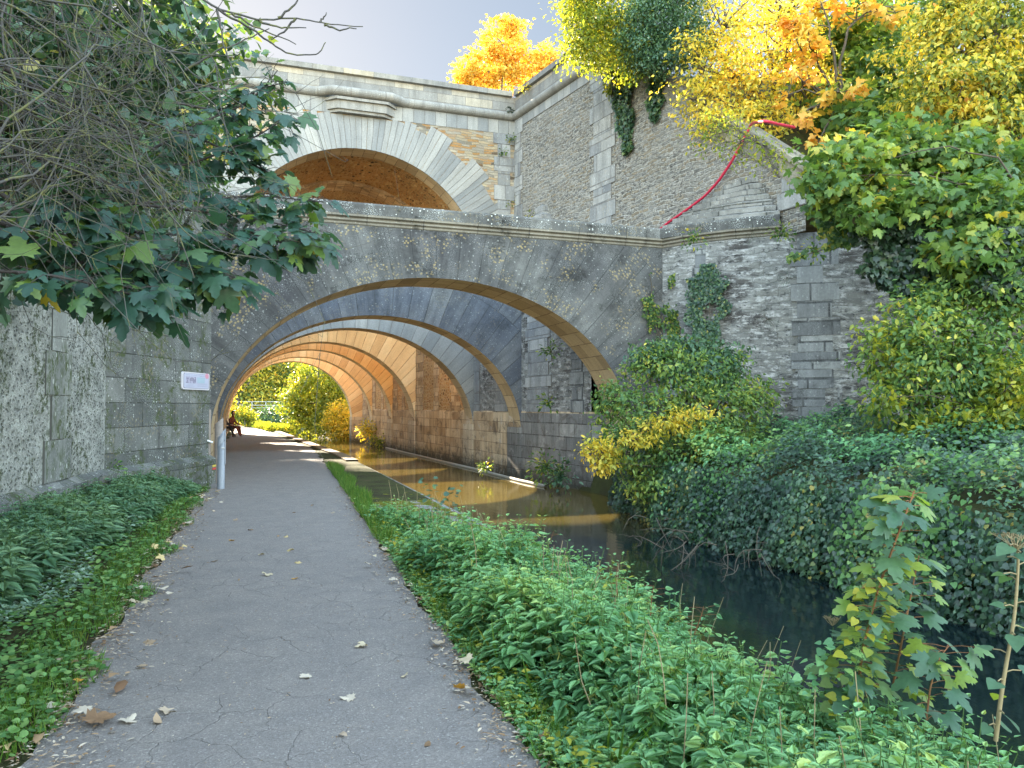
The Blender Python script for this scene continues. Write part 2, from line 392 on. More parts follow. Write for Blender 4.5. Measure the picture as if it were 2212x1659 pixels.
# asphalt path
t = NT('asphalt'); P = t.coord('Object'); fine = t.noise(P, 190, 3, .7); mid = t.noise(P, 3, 6, .7); grit = t.vor(P, 120, 'F1', 'Color')
col = t.ramp(t.sep(grit)[0], [(0, (.162,.145,.133)), (.6, (.205,.183,.168)), (.94, (.235,.212,.195)), (1, (.31,.29,.27))])
col = t.mix(col, t.ramp(fine, [(.3,.3),(.7,.72)]), .5, 'OVERLAY')
col = t.mix(col, t.ramp(mid, [(.3, (.8,.8,.82)), (.7, (1.08,1.06,1.03))]), .9, 'MULTIPLY')
wv = t.mix(P, t.noise(P, 3.5, 5, .6, out='Color'), .22, 'ADD')
ck = t.vor(wv, 3.4, 'DISTANCE_TO_EDGE', 'Distance', 1, '2D')
ckm = t.math('MULTIPLY', t.ramp(ck, [(0, 1), (.013, 0)]), t.ramp(t.noise(P, .9, 4), [(.42, 0), (.55, 1)]))
col = t.mix(col, (.045,.042,.04), t.math('MULTIPLY', ckm, .3))
X = t.sep(P)[0]
edge = t.math('ADD', t.math('ABSOLUTE', t.math('SUBTRACT', X, .32)), t.math('MULTIPLY', t.math('SUBTRACT', t.noise(P, 5, 6, .75), .5), .7))
col = t.mix(col, (.11,.08,.055), t.ramp(edge, [(1.05, 0), (1.35, .9)]))
h = t.math('SUBTRACT', t.math('ADD', fine, t.math('MULTIPLY', t.sep(grit)[1], .6)), t.math('MULTIPLY', ckm, 2))
M['asphalt'] = t.done(col, .85, t.bump(h, .7, .006), .3)
def path_edges(y):
    xl = np.interp(y, [-10, 4.2, 11.4, 15.7, 30, 50, 70, 90], [-.98, -.96, -.9, -.84, -1.1, -1.35, -3.2, -9])
    xr = np.interp(y, [-10, 3.3, 6.4, 13.3, 17, 22.5, 30, 45.5, 55, 70, 90], [1.2, 1.24, 1.33, 1.65, 1.8, 2.0, 2.2, 1.3, .8, -.9, -6.5])
    return xl, xr
py = np.linspace(-10, 90, 500); xl, xr = path_edges(py)
xl = xl + .05*np.sin(py*3.1)+.03*np.sin(py*8.3); xr = xr + .04*np.sin(py*2.7)+.03*np.sin(py*7.1)
K = 8; pv = []
for k in range(K+1):
    f = k/K; pv.append(np.stack([xl*(1-f)+xr*f, py, np.full_like(py, .006)+.012*math.sin(PI*f)], 1))
pv = np.stack(pv, 1).reshape(-1, 3); ii = np.arange((len(py)-1)*K); a = (ii//K)*(K+1)+ii % K
tag(mesh_np('path', pv, np.stack([a, a+1, a+K+2, a+K+1], 1), M['asphalt'], smooth=True), 'grey cracked asphalt towpath running under the arches', 'path', kind='structure')
# quay: stone kerb slab beside the path, from Y 8 to 52
def quay_x(y): return np.interp(y, [9, 26, 30, 52], [3.08, 2.98, 2.75, 1.75])
t = NT('quay_stone'); P = t.coord('Object'); n = t.noise(P, 2.5, 6, .7); f = t.noise(P, 40, 5, .7)
c = t.ramp(n, [(.3,(.13,.125,.115)),(.5,(.2,.19,.175)),(.7,(.27,.25,.22))]); c = t.mix(c, t.ramp(f, [(.3,.3),(.7,.75)]), .5, 'OVERLAY')
M['quay'] = t.done(c, .9, t.bump(f, .6, .01), .2)
t = NT('moss'); P = t.coord('Object'); n = t.noise(P, 6, 6, .7); f = t.noise(P, 90, 4, .8)
M['moss'] = t.done(t.mix(t.ramp(n, [(.3,(.07,.085,.012)),(.55,(.15,.15,.02)),(.75,(.2,.17,.03))]), t.ramp(f,[(.3,.3),(.7,.75)]), .6, 'OVERLAY'), .95, t.bump(f, 1, .03), .1)
mb = MB(); yy = np.linspace(9.0, 52, 44)
for i in range(43):
    y0, y1 = yy[i], yy[i+1]; a0, a1 = float(path_edges(y0)[1])-.06, float(path_edges(y1)[1])-.06; b0, b1 = float(quay_x(y0)), float(quay_x(y1))
    z = -.03
    mb.quad(((a0,y0,z),(b0,y0,z),(b1,y1,z),(a1,y1,z)), ((a0,y0),(b0,y0),(b1,y1),(a1,y1)))
    mb.quad(((b0,y0,-1.7),(b1,y1,-1.7),(b1,y1,z),(b0,y0,z)), ((y0,-1.7),(y1,-1.7),(y1,z),(y0,z)))
mb.quad(((1.4,9,-1.7),(3.08,9,-1.7),(3.08,9,-.03),(1.4,9,-.03)))
q = empty('stone_quay', (2.5, 9, -.7), 'low stone quay edge between the path and the river', 'quay')
mb.build('quay_top', M['quay'], q)
mb = MB()
for i in range(14, 43):
    y0, y1 = yy[i]+.01, yy[i+1]-.01; b0, b1 = float(quay_x(y0)), float(quay_x(y1))
    mb.quad(((b0-.34,y0,.035),(b0+.02,y0,.035),(b1+.02,y1,.035),(b1-.34,y1,.035)))
    mb.quad(((b0+.02,y0,-.2),(b1+.02,y1,-.2),(b1+.02,y1,.035),(b0+.02,y0,.035)))
    mb.quad(((b0-.34,y0,-.03),(b0-.34,y0,.035),(b1-.34,y1,.035),(b1-.34,y1,-.03)))
mb.build('edge_stone', M['soffit'], q)
# moss carpet (noisy mound sheet) near end of quay
def patch(name, x0, x1, y0, y1, z, amp, mat, fx, nxx=60, nyy=120, seed=1):
    X, Y = np.meshgrid(np.linspace(0, 1, nxx), np.linspace(0, 1, nyy))
    rg = np.random.default_rng(seed); YY = y0+(y1-y0)*Y; XX = x0+(x1-x0)*X
    e = np.minimum(np.minimum(X, 1-X)*(x1-x0), np.minimum(Y, 1-Y)*(y1-y0))
    nz = sum(np.sin(XX*k*1.3+YY*k+rg.uniform(0, 6))*np.cos(YY*k*.9-XX*k*.5+rg.uniform(0, 6)) for k in (2.3, 5.1, 9.7))/3
    Z = z+amp*(np.clip(e/.15, 0, 1)-.75+nz*.9)+rg.normal(0, amp*.08, X.shape)
    XX = XX+fx(YY)
    ii = np.arange((nyy-1)*(nxx-1)); a = (ii//(nxx-1))*nxx+ii % (nxx-1)
    return mesh_np(name, np.stack([XX.ravel(), YY.ravel(), Z.ravel()], 1), np.stack([a, a+1, a+nxx+1, a+nxx], 1), mat, smooth=True)
m1 = patch('moss_carpet', -1.35, .03, 9.4, 14.6, -.028, .03, M['moss'], lambda y: quay_x(y))
tag(m1, 'yellow green moss carpet on the quay edge above the nettles', 'moss', kind='stuff')
m2 = patch('moss_carpet', -.5, .03, 15.0, 19.5, -.03, .025, M['moss'], lambda y: quay_x(y), 30, 100, 4)
tag(m2, 'thin moss strip along the quay edge under the first arch', 'moss', kind='stuff')
# water
t = NT('river_water'); P = t.coord('Object', (1, .55, 1)); n = t.noise(P, 1.8, 4, .6, .6); n2 = t.noise(P, 9, 3, .5)
h = t.math('ADD', n, t.math('MULTIPLY', n2, .22))
pw_ = t.coord('Object'); sunglow_mask = t.ramp(t.math('ADD', t.math('MULTIPLY', t.sep(pw_)[1], .025), t.math('MULTIPLY', t.noise(t.coord('Object', (1, .4, 1)), .5, 3), .12)), [(.0, 0), (.36, 0), (.47, 1)])
murk_sunglow = t.mix((.004,.009,.010), (.088,.064,.015), sunglow_mask)  # ochre under the arches puts the sun patches' yellow into the water colour
M['water'] = t.done(murk_sunglow, .07, t.bump(h, .10, .05), .5)
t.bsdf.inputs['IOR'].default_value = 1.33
wy = np.linspace(-60, 300, 90); wv = np.concatenate([np.stack([np.full_like(wy, -2.0), wy, np.full_like(wy, WZ)], 1), np.stack([np.full_like(wy, 24.0), wy, np.full_like(wy, WZ)], 1)])
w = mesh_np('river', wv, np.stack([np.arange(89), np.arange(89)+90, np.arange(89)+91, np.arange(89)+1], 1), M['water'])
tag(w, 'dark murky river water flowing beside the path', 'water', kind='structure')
# ---------------------------------------------------------------- strut arches
def arch_faces(xl, xr, zs, zc, top, x_lo, x_hi, z_lo, y, flip, mb, n=72):
    """front face between intrados ellipse and rectangle; radial UV"""
    cx, a, b = (xl+xr)/2, (xr-xl)/2, zc-zs
    th = list(np.linspace(PI, 0, n)); cz = zs-1.4
    # corner angles added
    pts = []
    def outer(p):
        d = Vector((p[0]-cx, p[1]-cz)); t = 1e9
        if d.x < -1e-6: t = min(t, (x_lo-cx)/d.x)
        if d.x > 1e-6: t = min(t, (x_hi-cx)/d.x)
        if d.y > 1e-6: t = min(t, (top-cz)/d.y)
        return (cx+d.x*t, cz+d.y*t)
    inn = [(cx+a*math.cos(k), zs+b*math.sin(k)) for k in th]
    out = [outer(p) for p in inn]
    L = 0; prev = None; lens = []
    for p in inn:
        if prev: L += math.dist(p, prev)
        lens.append(L); prev = p
    rows = 10
    for i in range(n-1):
        o0, o1 = out[i], out[i+1]
        for r in range(rows):
            f0, f1 = r/rows, (r+1)/rows
            P = []
            for (p, o, f, u) in ((inn[i], o0, f0, lens[i]), (inn[i+1], o1, f0, lens[i+1]), (inn[i+1], o1, f1, lens[i+1]), (inn[i], o0, f1, lens[i])):
                x = p[0]+(o[0]-p[0])*f; z = p[1]+(o[1]-p[1])*f
                P.append(((x, y, z), (u, math.dist(p, o)*f)))
            mb.quad([q[0] for q in P], [q[1] for q in P])
        # corner fill
        for cxn in (x_lo, x_hi):
            if (abs(o0[0]-cxn) < 1e-6) != (abs(o1[0]-cxn) < 1e-6):
                mb.quad(((o0[0], y, o0[1]), (o1[0], y, o1[1]), (cxn, y, top)), ((lens[i], 3), (lens[i+1], 3), (lens[i], 3.2)))
    # below springing, at the sides
    for xa, xb in ((x_lo, xl), (xr, x_hi)):
        if xb-xa > .01:
            oz = outer((xa if xa == x_lo else xb, zs))[1] if False else None
            zz = [o for o in (out[0] if xa == x_lo else out[-1],)][0][1]
            za, zb = (zz, zs) if xa == x_lo else (zs, zz); mb.quad(((xa, y, z_lo), (xb, y, z_lo), (xb, y, zb), (xa, y, za)), ((xa, z_lo), (xb, z_lo), (xb, zb), (xa, za)))
def soffit(xl, xr, zs, zc, y0, y1, z_lo, mb, n=72):
    cx, a, b = (xl+xr)/2, (xr-xl)/2, zc-zs
    pts = [(xl, z_lo)]+[(cx+a*math.cos(k), zs+b*math.sin(k)) for k in np.linspace(PI, 0, n)]+[(xr, z_lo)]
    L = 0
    for i in range(len(pts)-1):
        p, q = pts[i], pts[i+1]; d = math.dist(p, q)
        mb.quad(((p[0], y0, p[1]), (q[0], y0, q[1]), (q[0], y1, q[1]), (p[0], y1, p[1])), ((y0, L), (y0, L+d), (y1, L+d), (y1, L)))
        L += d
ARCH = [ # Y0, Y1, xl, xr, zs, zc, top, xlo, xhi, face material
 (17.2, 18.55, -.83, 9.05, .9, 4.60, 5.80, -.83, 10.0, 'grime', 'nearest and widest of the low stone arches, dark lichened face with moulded coping'),
 (22.95, 24.0, -.9, 8.16, .8, 4.37, 5.30, -2.2, 10.6, 'grime2', 'second low stone arch, blue grey streaked face seen under the nearest arch'),
 (27.75, 28.7, -1.0, 7.95, .7, 4.46, 5.15, -2.2, 9.6, 'vous_pale', 'third low stone arch, clean pale voussoirs below the tall bridge face'),
 (36.0, 37.1, -1.15, 7.42, .7, 4.63, 5.3, -1.9, 8.6, 'vous_warm', 'fourth low stone arch, broad honey voussoirs inside the tall vault'),
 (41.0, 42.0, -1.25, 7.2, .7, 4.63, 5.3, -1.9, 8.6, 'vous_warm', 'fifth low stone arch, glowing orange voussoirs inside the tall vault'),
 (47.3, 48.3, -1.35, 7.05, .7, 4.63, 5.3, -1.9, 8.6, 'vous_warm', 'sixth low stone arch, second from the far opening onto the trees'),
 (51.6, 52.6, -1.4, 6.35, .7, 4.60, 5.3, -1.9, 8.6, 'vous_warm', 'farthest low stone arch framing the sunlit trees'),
]
arch_objs = []
for k, (y0, y1, xl_, xr_, zs, zc, top, xlo, xhi, mat, lab) in enumerate(ARCH):
    e = empty('stone_arch', ((xl_+xr_)/2, y0, 0), lab, 'stone arch', 'low stone arches spanning path and river')
    arch_objs.append(e)
    mb = MB(); arch_faces(xl_, xr_, zs, zc, top, xlo, xhi, -1.5, y0, 0, mb)
    mb.build('voussoir_face', M[mat], e)
    mb = MB(); arch_faces(xl_, xr_, zs, zc, top, xlo, xhi, -1.5, y1, 1, mb)
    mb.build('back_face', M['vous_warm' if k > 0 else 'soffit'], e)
    mb = MB(); soffit(xl_, xr_, zs, zc, y0, y1, -1.5, mb)
    mb.build('soffit', M['soffit' if k < 3 else 'glow_soffit'], e, smooth=False)
    mb = MB(); mb.quad(((xlo,y0,top),(xhi,y0,top),(xhi,y1,top),(xlo,y1,top)), ((xlo,y0),(xhi,y0),(xhi,y1),(xlo,y1)))
    if k > 0:
        mb.quad(((xhi,y0,0),(xhi,y1,0),(xhi,y1,top),(xhi,y0,top))); mb.quad(((xlo,y0,0),(xlo,y1,0),(xlo,y1,top),(xlo,y0,top)))
    mb.build('top_surface', M['cornice_dark'], e)
# coping and mouldings of the nearest arch: runs left flank -> face -> right curved wall
A1 = arch_objs[0]
FL = (-2.26, 13.85)   # left flank corner
RP = [(10.0, 17.2), (10.35, 16.55), (11.0, 15.75), (11.9, 14.98), (12.7, 14.3), (14.2, 13.2), (16.5, 12.0)]
def sweep(line, prof, name, mat, parent, ups=None, close=True):
    """sweep a profile (outward offset, z) along plan polyline; outward = right-hand side facing the camera"""
    mb = MB(); n = len(line); normals = []
    for i in range(n):
        a = Vector(line[max(i-1, 0)][:2]); b = Vector(line[min(i+1, n-1)][:2]); p = Vector(line[i][:2])
        if 0 < i < n-1:
            d1 = (p-a).normalized(); d2 = (b-p).normalized()
            n1 = Vector((d1.y, -d1.x)); n2 = Vector((d2.y, -d2.x)); m = (n1+n2).normalized(); m = m/max(.3, m.dot(n1))
        else:
            d = (b-a).normalized(); m = Vector((d.y, -d.x))
        normals.append(m)
    L = 0
    for i in range(n-1):
        d = math.dist(line[i][:2], line[i+1][:2])
        zi = line[i][2] if len(line[i]) > 2 else 0; zj = line[i+1][2] if len(line[i+1]) > 2 else 0
        w = 0
        for k in range(len(prof)-1):
            (o0, z0), (o1, z1) = prof[k], prof[k+1]; dw = math.dist(prof[k], prof[k+1])
            P = lambda q, m, o, z, dz: (q[0]+m.x*o, q[1]+m.y*o, z+dz)
            mb.quad((P(line[i], normals[i], o0, z0, zi), P(line[i+1], normals[i+1], o0, z0, zj), P(line[i+1], normals[i+1], o1, z1, zj), P(line[i], normals[i], o1, z1, zi)),
                    ((L, w), (L+d, w), (L+d, w+dw), (L, w+dw)))
            w += dw
        L += d
    for i in (0, n-1):
        mb.quad([(line[i][0]+normals[i].x*o, line[i][1]+normals[i].y*o, z+(line[i][2] if len(line[i]) > 2 else 0)) for o, z in prof])
    return mb.build(name, mat, parent)
prof_m = [(0, 5.70), (.02, 5.72), (.02, 5.76), (.07, 5.79), (.07, 5.82), (.03, 5.83), (.035, 5.85), (.10, 5.88), (.10, 5.925), (.06, 5.93), (0, 5.93)]
prof_c = [(0, 5.93), (.085, 5.932), (.095, 6.15), (.07, 6.2), (-.5, 6.22), (-.5, 5.8)]
fline = [(-.83, 17.2), (9.98, 17.2)]
sweep(fline, prof_m, 'string_moulding', M['cornice_light'], A1)
sweep([(-.83, 17.2), (10.4, 17.2)], prof_c, 'coping', M['cornice_dark'], A1)
# ---------------------------------------------------------------- left retaining wall (flank + wing)
LW = empty('retaining_wall', (-2.3, 14, 0), 'grey mossy stone wall on the left with the plaque, joining the nearest arch', 'wall')
mb = MB(); wall_strip(mb, [FL, (-.83, 17.2)], [-.3, -.3], [5.8, 5.8]); mb.build('flank_face', M['flank'], LW)
sweep([FL, (-.83, 17.2)], prof_m, 'string_moulding', M['cornice_light'], LW)
sweep([FL, (-.83, 17.2)], prof_c, 'coping', M['cornice_dark'], LW)
WG = [(-4.4, -6), (-3.6, 0), (-3.25, 4.5), (-2.74, 9.8), FL]
mb = MB(); wall_strip(mb, WG, [-.3]*5, [5.9]*5); mb.build('rubble_face', M['rub_left'], LW)
def quoin_blocks(p0, p1, u_a, w1, w2, z0, z1, h, proud, name, mat, parent, u_off=0, slope=0):
    """ashlar pilaster of alternating long and short blocks on wall p0->p1 (outward = right side)"""
    d = (Vector(p1)-Vector(p0)).normalized(); nn = Vector((d.y, -d.x)); mb = MB(); z = z0; k = 0
    while z < z1-.05:
        w = w1 if k % 2 == 0 else w2; c = u_a; hh = min(h*(.9+.2*random.random()), z1-z)
        a = Vector(p0)+d*(c-w/2*(.95+.1*random.random())); b = Vector(p0)+d*(c+w/2*(.95+.1*random.random()))
        pr = proud+random.uniform(-.008, .008)
        A, B = a+nn*pr, b+nn*pr
        j = random.uniform(0, 20)
        g_ = .006
        mb.quad(((A.x,A.y,z+g_),(B.x,B.y,z+g_),(B.x,B.y,z+hh-g_),(A.x,A.y,z+hh-g_)), ((j,z*.9+.02),(j+w*.85,z*.9+.02),(j+w*.85,z*.9+.3),(j,z*.9+.3)))
        for (q0, q1) in ((a, A), (B, b)): mb.quad(((q0.x,q0.y,z+g_),(q1.x,q1.y,z+g_),(q1.x,q1.y,z+hh-g_),(q0.x,q0.y,z+hh-g_)))
        mb.quad(((A.x,A.y,z+hh-g_),(B.x,B.y,z+hh-g_),(b.x,b.y,z+hh-g_),(a.x,a.y,z+hh-g_)))
        mb.quad(((A.x,A.y,z+g_),(B.x,B.y,z+g_),(b.x,b.y,z+g_),(a.x,a.y,z+g_)))
        z += hh; k += 1
    return mb.build(name, mat, parent)
quoin_blocks(WG[3], WG[4], 2.0, .95, .55, .6, 5.8, .55, .02, 'pilaster', M['leftpil'], LW)
plinth = [(-3.5, 0), (-3.15, 4.5), (-2.62, 9.8), (-2.12, 13.8), (-.70, 17.03), (-.70, 17.2)]
mb = MB(); wall_strip(mb, plinth, [-.3]*6, [.52]*6)
bk = WG[1:]+[(-.83, 17.2), (-.83, 17.25)]
for i in range(5):
    mb.quad(((*plinth[i], .52), (*plinth[i+1], .52), (*bk[i+1], .60), (*bk[i], .60)), (plinth[i], plinth[i+1], bk[i+1], bk[i]))
mb.build('plinth', M['flank'], LW)
mb = MB(); yy = -6
wall_strip(mb, [(-.83, 18.55), (-.9, 23), (-1.0, 28), (-1.15, 36), (-1.25, 41), (-1.35, 47.3), (-1.4, 52.6), (-8, 54)], [-.3]*8, [5.3]*8); mb.build('tunnel_side', M['ashlar_warm'], LW)
# ---------------------------------------------------------------- right abutment wall
RW = empty('abutment_wall', (8, 30, 0), 'honey stone wall rising from the river on the right below the arches', 'wall')
rp = [(9.05, 18.55), (8.62, 18.6), (8.18, 22.95), (7.97, 27.75), (7.44, 36), (7.22, 41), (7.07, 47.3), (7.05, 53.0), (14, 54)]
low = [(x-.025 if i else x, y) for i, (x, y) in enumerate(rp)]
mb = MB(); wall_strip(mb, low[:3], [-1.6]*3, [1.42]*3)
mb.build('grey_courses', M['ashlar_foot'], RW)
mb = MB(); wall_strip(mb, low[2:], [-1.6]*7, [1.42]*7, u0=5)
for i in range(8): mb.quad(((*low[i],1.42),(*low[i+1],1.42),(*rp[i+1],1.47),(*rp[i],1.47)), (low[i],low[i+1],rp[i+1],rp[i]))
mb.build('lower_courses', M['ashlar_warm'], RW)
mb = MB(); wall_strip(mb, rp[3:], [1.4]*6, [6.6]*6); mb.build('rubble_panel', M['rub_warm'], RW)
mb = MB(); wall_strip(mb, rp[1:4], [1.4]*3, [4.7]*3)
wing = [(11.4, 18.4), (10.6, 22.9), (9.7, 28.0)]
for i in range(2): mb.quad(((*rp[1+i],4.7),(*rp[2+i],4.7),(*wing[i+1],5.6),(*wing[i],5.6)), (rp[1+i],rp[2+i],wing[i+1],wing[i]))
mb.build('mossy_panel', M['rub_low'], RW)
random.seed(3)
for (ya, yb, mt, st) in ((19.0, 19.7, 'low_ashlar', 1), (20.9, 22.6, 'ashlar_grey', 1), (24.1, 25.4, 'ashlar_grey', 2), (27.0, 27.7, 'ashlar_grey', 2), (29.3, 30.6, 'ashlar_warm', 3), (32.2, 33.0, 'ashlar_warm', 3), (34.6, 35.9, 'ashlar_warm', 3), (38.2, 38.8, 'ashlar_warm', 4), (39.8, 41, 'ashlar_warm', 4), (43.6, 44.3, 'ashlar_warm', 5), (46.2, 47.3, 'ashlar_warm', 5), (49.4, 51.6, 'ashlar_warm', 6)):
    p0, p1 = rp[st], rp[st+1]
    d = Vector(p1)-Vector(p0)
    ua = ((ya+yb)/2-p0[1])/d.y*d.length
    # outward is toward -x : reverse direction
    quoin_blocks(p1, p0, d.length-ua, (yb-ya), (yb-ya)*.8, 1.45, 4.6 if st < 3 else 5.6, .38, .03, 'pilaster', M[mt], RW)
for (ya, yb, st) in ((22.9, 24.0, 2), (27.7, 28.75, 3), (35.95, 37.2, 4), (40.95, 42.1, 5), (47.25, 48.4, 6), (51.5, 52.6, 6)):
    p0, p1 = rp[st], rp[st+1]; fa = (ya-p0[1])/(p1[1]-p0[1]); fb = (yb-p0[1])/(p1[1]-p0[1]); x0 = p0[0]+(p1[0]-p0[0])*fa; x1 = p0[0]+(p1[0]-p0[0])*fb
    mb = MB(); pr_ = .09 if st < 6 or ya < 50 else .75
    wall_strip(mb, [(x0+.1, ya), (x0-pr_, ya), (x1-pr_, yb), (x1+.1, yb)], [-1.6]*4, [.95]*4)
    mb.quad(((x0+.1, ya, .95), (x0-pr_, ya, .95), (x1-pr_, yb, .95), (x1+.1, yb, .95))); mb.build('pier', M['pier'] if st > 2 else M['ashlar_foot'], RW)
# ---------------------------------------------------------------- the tall road bridge
RB = empty('road_bridge', (4, 28, 0), 'tall pale stone bridge with rubble spandrels and a high arch behind the low ones', 'bridge')
UY, UE = 28.0, 40.0
ucx, ur, uzs = 3.72, 4.66, 6.45
FXL, FXR = -14.0, 9.69
def upath(n=60): return [(ucx-ur, 3.0)]+[(ucx+ur*math.cos(k), uzs+ur*math.sin(k)) for k in np.linspace(PI, 0, n)]+[(ucx+ur, 3.0)]
mb = MB()
pp = upath()
TOPZ = 13.0
for i in range(len(pp)-1):
    p, q = pp[i], pp[i+1]
    if abs(p[0]-q[0]) > 1e-6: mb.quad(((p[0],UY,p[1]),(q[0],UY,q[1]),(q[0],UY,TOPZ),(p[0],UY,TOPZ)), (p, q, (q[0],TOPZ), (p[0],TOPZ)))
for xa, xb in ((FXL, ucx-ur), (ucx+ur, FXR)): mb.quad(((xa,UY,-1.5),(xb,UY,-1.5),(xb,UY,TOPZ),(xa,UY,TOPZ)), ((xa,-1.5),(xb,-1.5),(xb,TOPZ),(xa,TOPZ)))
mb.build('spandrel_wall', M['rub_cream'], RB)
# voussoirs with stepped extrados
mb = MB(); nv = 41; random.seed(9)
for i in range(nv):
    a0, a1 = PI-PI*i/nv, PI-PI*(i+1)/nv; am = (a0+a1)/2; dev = abs(am-PI/2)
    stepi = int(dev/.17); frac = (dev/.17) % 1
    Lr = (1.72 if (i//2) % 2 else 1.32)-.18*max(0, dev-.9) if dev > .38 else min(1.95, (12.3-(uzs+ur*math.sin(am)))/max(.5, math.sin(am)))
    g_ = .0012
    P0, P1 = Vector((math.cos(a0-g_), math.sin(a0-g_))), Vector((math.cos(a1+g_), math.sin(a1+g_)))
    pr = .03+random.uniform(-.008, .012)
    A, B, C_, D = P0*ur, P1*ur, P1*(ur+Lr), P0*(ur+Lr)
    j = random.uniform(0, 9); w = ur*PI/nv
    V4 = [(ucx+k.x, UY-pr, uzs+k.y) for k in (A, B, C_, D)]; W4 = [(ucx+k.x, UY+.02, uzs+k.y) for k in (A, B, C_, D)]
    mb.quad(V4, ((i*.42+.02, .02), (i*.42+.4, .02), (i*.42+.4, Lr*.93), (i*.42+.02, Lr*.93)))
    for k in range(4): mb.quad((V4[k], V4[(k+1) % 4], W4[(k+1) % 4], W4[k]))
mb.build('voussoir_ring', M['vous_pale'], RB, weld=False)
# ashlar band under cornice, corner quoins
mb = MB(); mb.box(FXL, FXR-.01, UY-.02, UY+.3, 12.32, 13.0); mb.build('ashlar_band', M['vous_pale'], RB)
quoin_blocks((ucx-ur, UY), (FXR, UY), 9.32+ (FXR-ucx-ur-.02) - .42, .84, .52, 3, 12.33, .55, .025, 'corner_quoin', M['ashlar_grey'], RB)
mb = MB(); mb.box(FXL, FXR+.05, UY+.03, UY+.5, 13.0, 13.83); mb.build('parapet_wall', M['parapet'], RB)
def roll(r, z, o=0.0, n=9): return [(o, z-r)]+[(o+.02+r*1.15*math.sin(PI*k/n), z-r*math.cos(PI*k/n)) for k in range(n+1)]+[(o-.05, z+r*1.05)]
Cx0, Cx1 = 2.35, 5.05
ctop = [(FXL, UY), (Cx0-.25, UY), (Cx0+.3, UY-.34), (Cx1-.3, UY-.34), (Cx1+.25, UY), (FXR-.1, UY)]
sweep(ctop, roll(.17, 13.02), 'roll_moulding', M['moulding'], RB)
sweep([(FXL, UY), (FXR-.12, UY)], [(-.02, 13.80), (.1, 13.82), (.12, 13.99), (.05, 14.03), (-.55, 14.05), (-.55, 13.8)], 'coping', M['parapet'], RB)
# bracket tablet under the moulding
mb = MB()
def trap(x0, x1, yo, z0, z1, cut):
    a = [(x0, UY), (x0+cut, UY-yo), (x1-cut, UY-yo), (x1, UY)]
    wall_strip(mb, a, [z0]*4, [z1]*4)
    mb.quad([(*p, z0) for p in a], a); mb.quad([(*p, z1) for p in a], a)
trap(Cx0, Cx1, .42, 12.72, 12.82, .40); trap(Cx0+.08, Cx1-.08, .32, 12.42, 12.72, .38); trap(Cx0+.2, Cx1-.2, .24, 12.32, 12.42, .34)
mb.build('tablet', M['moulding'], RB)
# vault rings
def barrel(r, y0, y1, name, mat):
    mb = MB(); L = 0
    pts = [(ucx-r, 3.0)]+[(ucx+r*math.cos(k), uzs+r*math.sin(k)) for k in np.linspace(PI, 0, 64)]+[(ucx+r, 3.0)]
    for i in range(len(pts)-1):
        p, q = pts[i], pts[i+1]; d = math.dist(p, q)
        for ya, yb in zip(np.linspace(y0, y1, 3)[:-1], np.linspace(y0, y1, 3)[1:]):
            mb.quad(((p[0],ya,p[1]),(q[0],ya,q[1]),(q[0],yb,q[1]),(p[0],yb,p[1])), ((ya,L),(ya,L+d),(yb,L+d),(yb,L)))
        for yy_ in (y0, y1):
            s_ = 1+.3/r
            mb.quad(((p[0],yy_,p[1]),(q[0],yy_,q[1]),(ucx+(q[0]-ucx)*s_,yy_,uzs+(q[1]-uzs)*s_),(ucx+(p[0]-ucx)*s_,yy_,uzs+(p[1]-uzs)*s_)), ((L,0),(L+d,0),(L+d,.3),(L,.3)))
        L += d
    mb.build(name, mat, RB)
barrel(ur, UY-.001, UY+.9, 'arch_ring', M['soffit']); barrel(ur+.12, UY+.9, UY+4.6, 'vault', M['rub_brown']); barrel(ur, UY+4.6, UY+5.8, 'arch_ring', M['ashlar_warm'])
barrel(ur+.12, UY+5.8, UE-.9, 'vault', M['rub_warm']); barrel(ur, UE-.9, UE, 'arch_ring', M['ashlar_warm'])
# deck and solid mass
mb = MB(); mb.box(FXL, 40, UY+.05, UE, 12.9, 13.1)
mb.box(FXL, ucx-ur-.3, UE-.3, UE-.01, -1, 13); mb.box(ucx+ur+.3, 40, UE-.3, UE-.01, -1, 13); mb.box(FXL, 40, UE-.4, UE, 13.0, 14.0)
for i in range(len(pp)-1):
    p, q = pp[i], pp[i+1]
    if abs(p[0]-q[0]) > 1e-6: mb.quad(((p[0],UE,p[1]),(q[0],UE,q[1]),(q[0],UE,TOPZ),(p[0],UE,TOPZ)))
mb.build('deck', M['parapet'], RB)
# ---------------------------------------------------------------- right wing wall of road bridge
WW = empty('wing_wall', (10.5, 22, 0), 'tall grey rubble wall with a sloping coping, running right from the road bridge', 'wall')
W0 = Vector((9.69, 28.0)); W1 = Vector((12.12, 14.35)); wd = (W1-W0); WLn = wd.length; wd = wd/WLn; wn = Vector((wd.y, -wd.x))
def wpt(s): p = W0+wd*s; return (p.x, p.y)
s_sl = (28.0-21.3)/13.65*WLn
def wtop(s): return 13.0 if s <= s_sl else 13.0-(s-s_sl)*(13.0-7.15)/(WLn-s_sl)
ss = sorted(set([0, s_sl, WLn]+list(np.linspace(0, WLn, 24))))
mb = MB(); wall_strip(mb, [wpt(s) for s in ss], [(-.5 if 28.0-s/WLn*13.65 > 18.6 else 5.7) for s in ss], [wtop(s) for s in ss]); mb.build('rubble_face', M['rub_grey'], WW)
random.seed(8)
def s_of_y(y): return (28.0-y)/13.65*WLn
mb = MB()
sw = wpt(s_of_y(22.2))
quoin_blocks(wpt(0), wpt(WLn), s_of_y(22.2), 1.35, .95, 4.5, 13.0, .55, .035, 'pilaster', M['ashlar_grey'], WW)
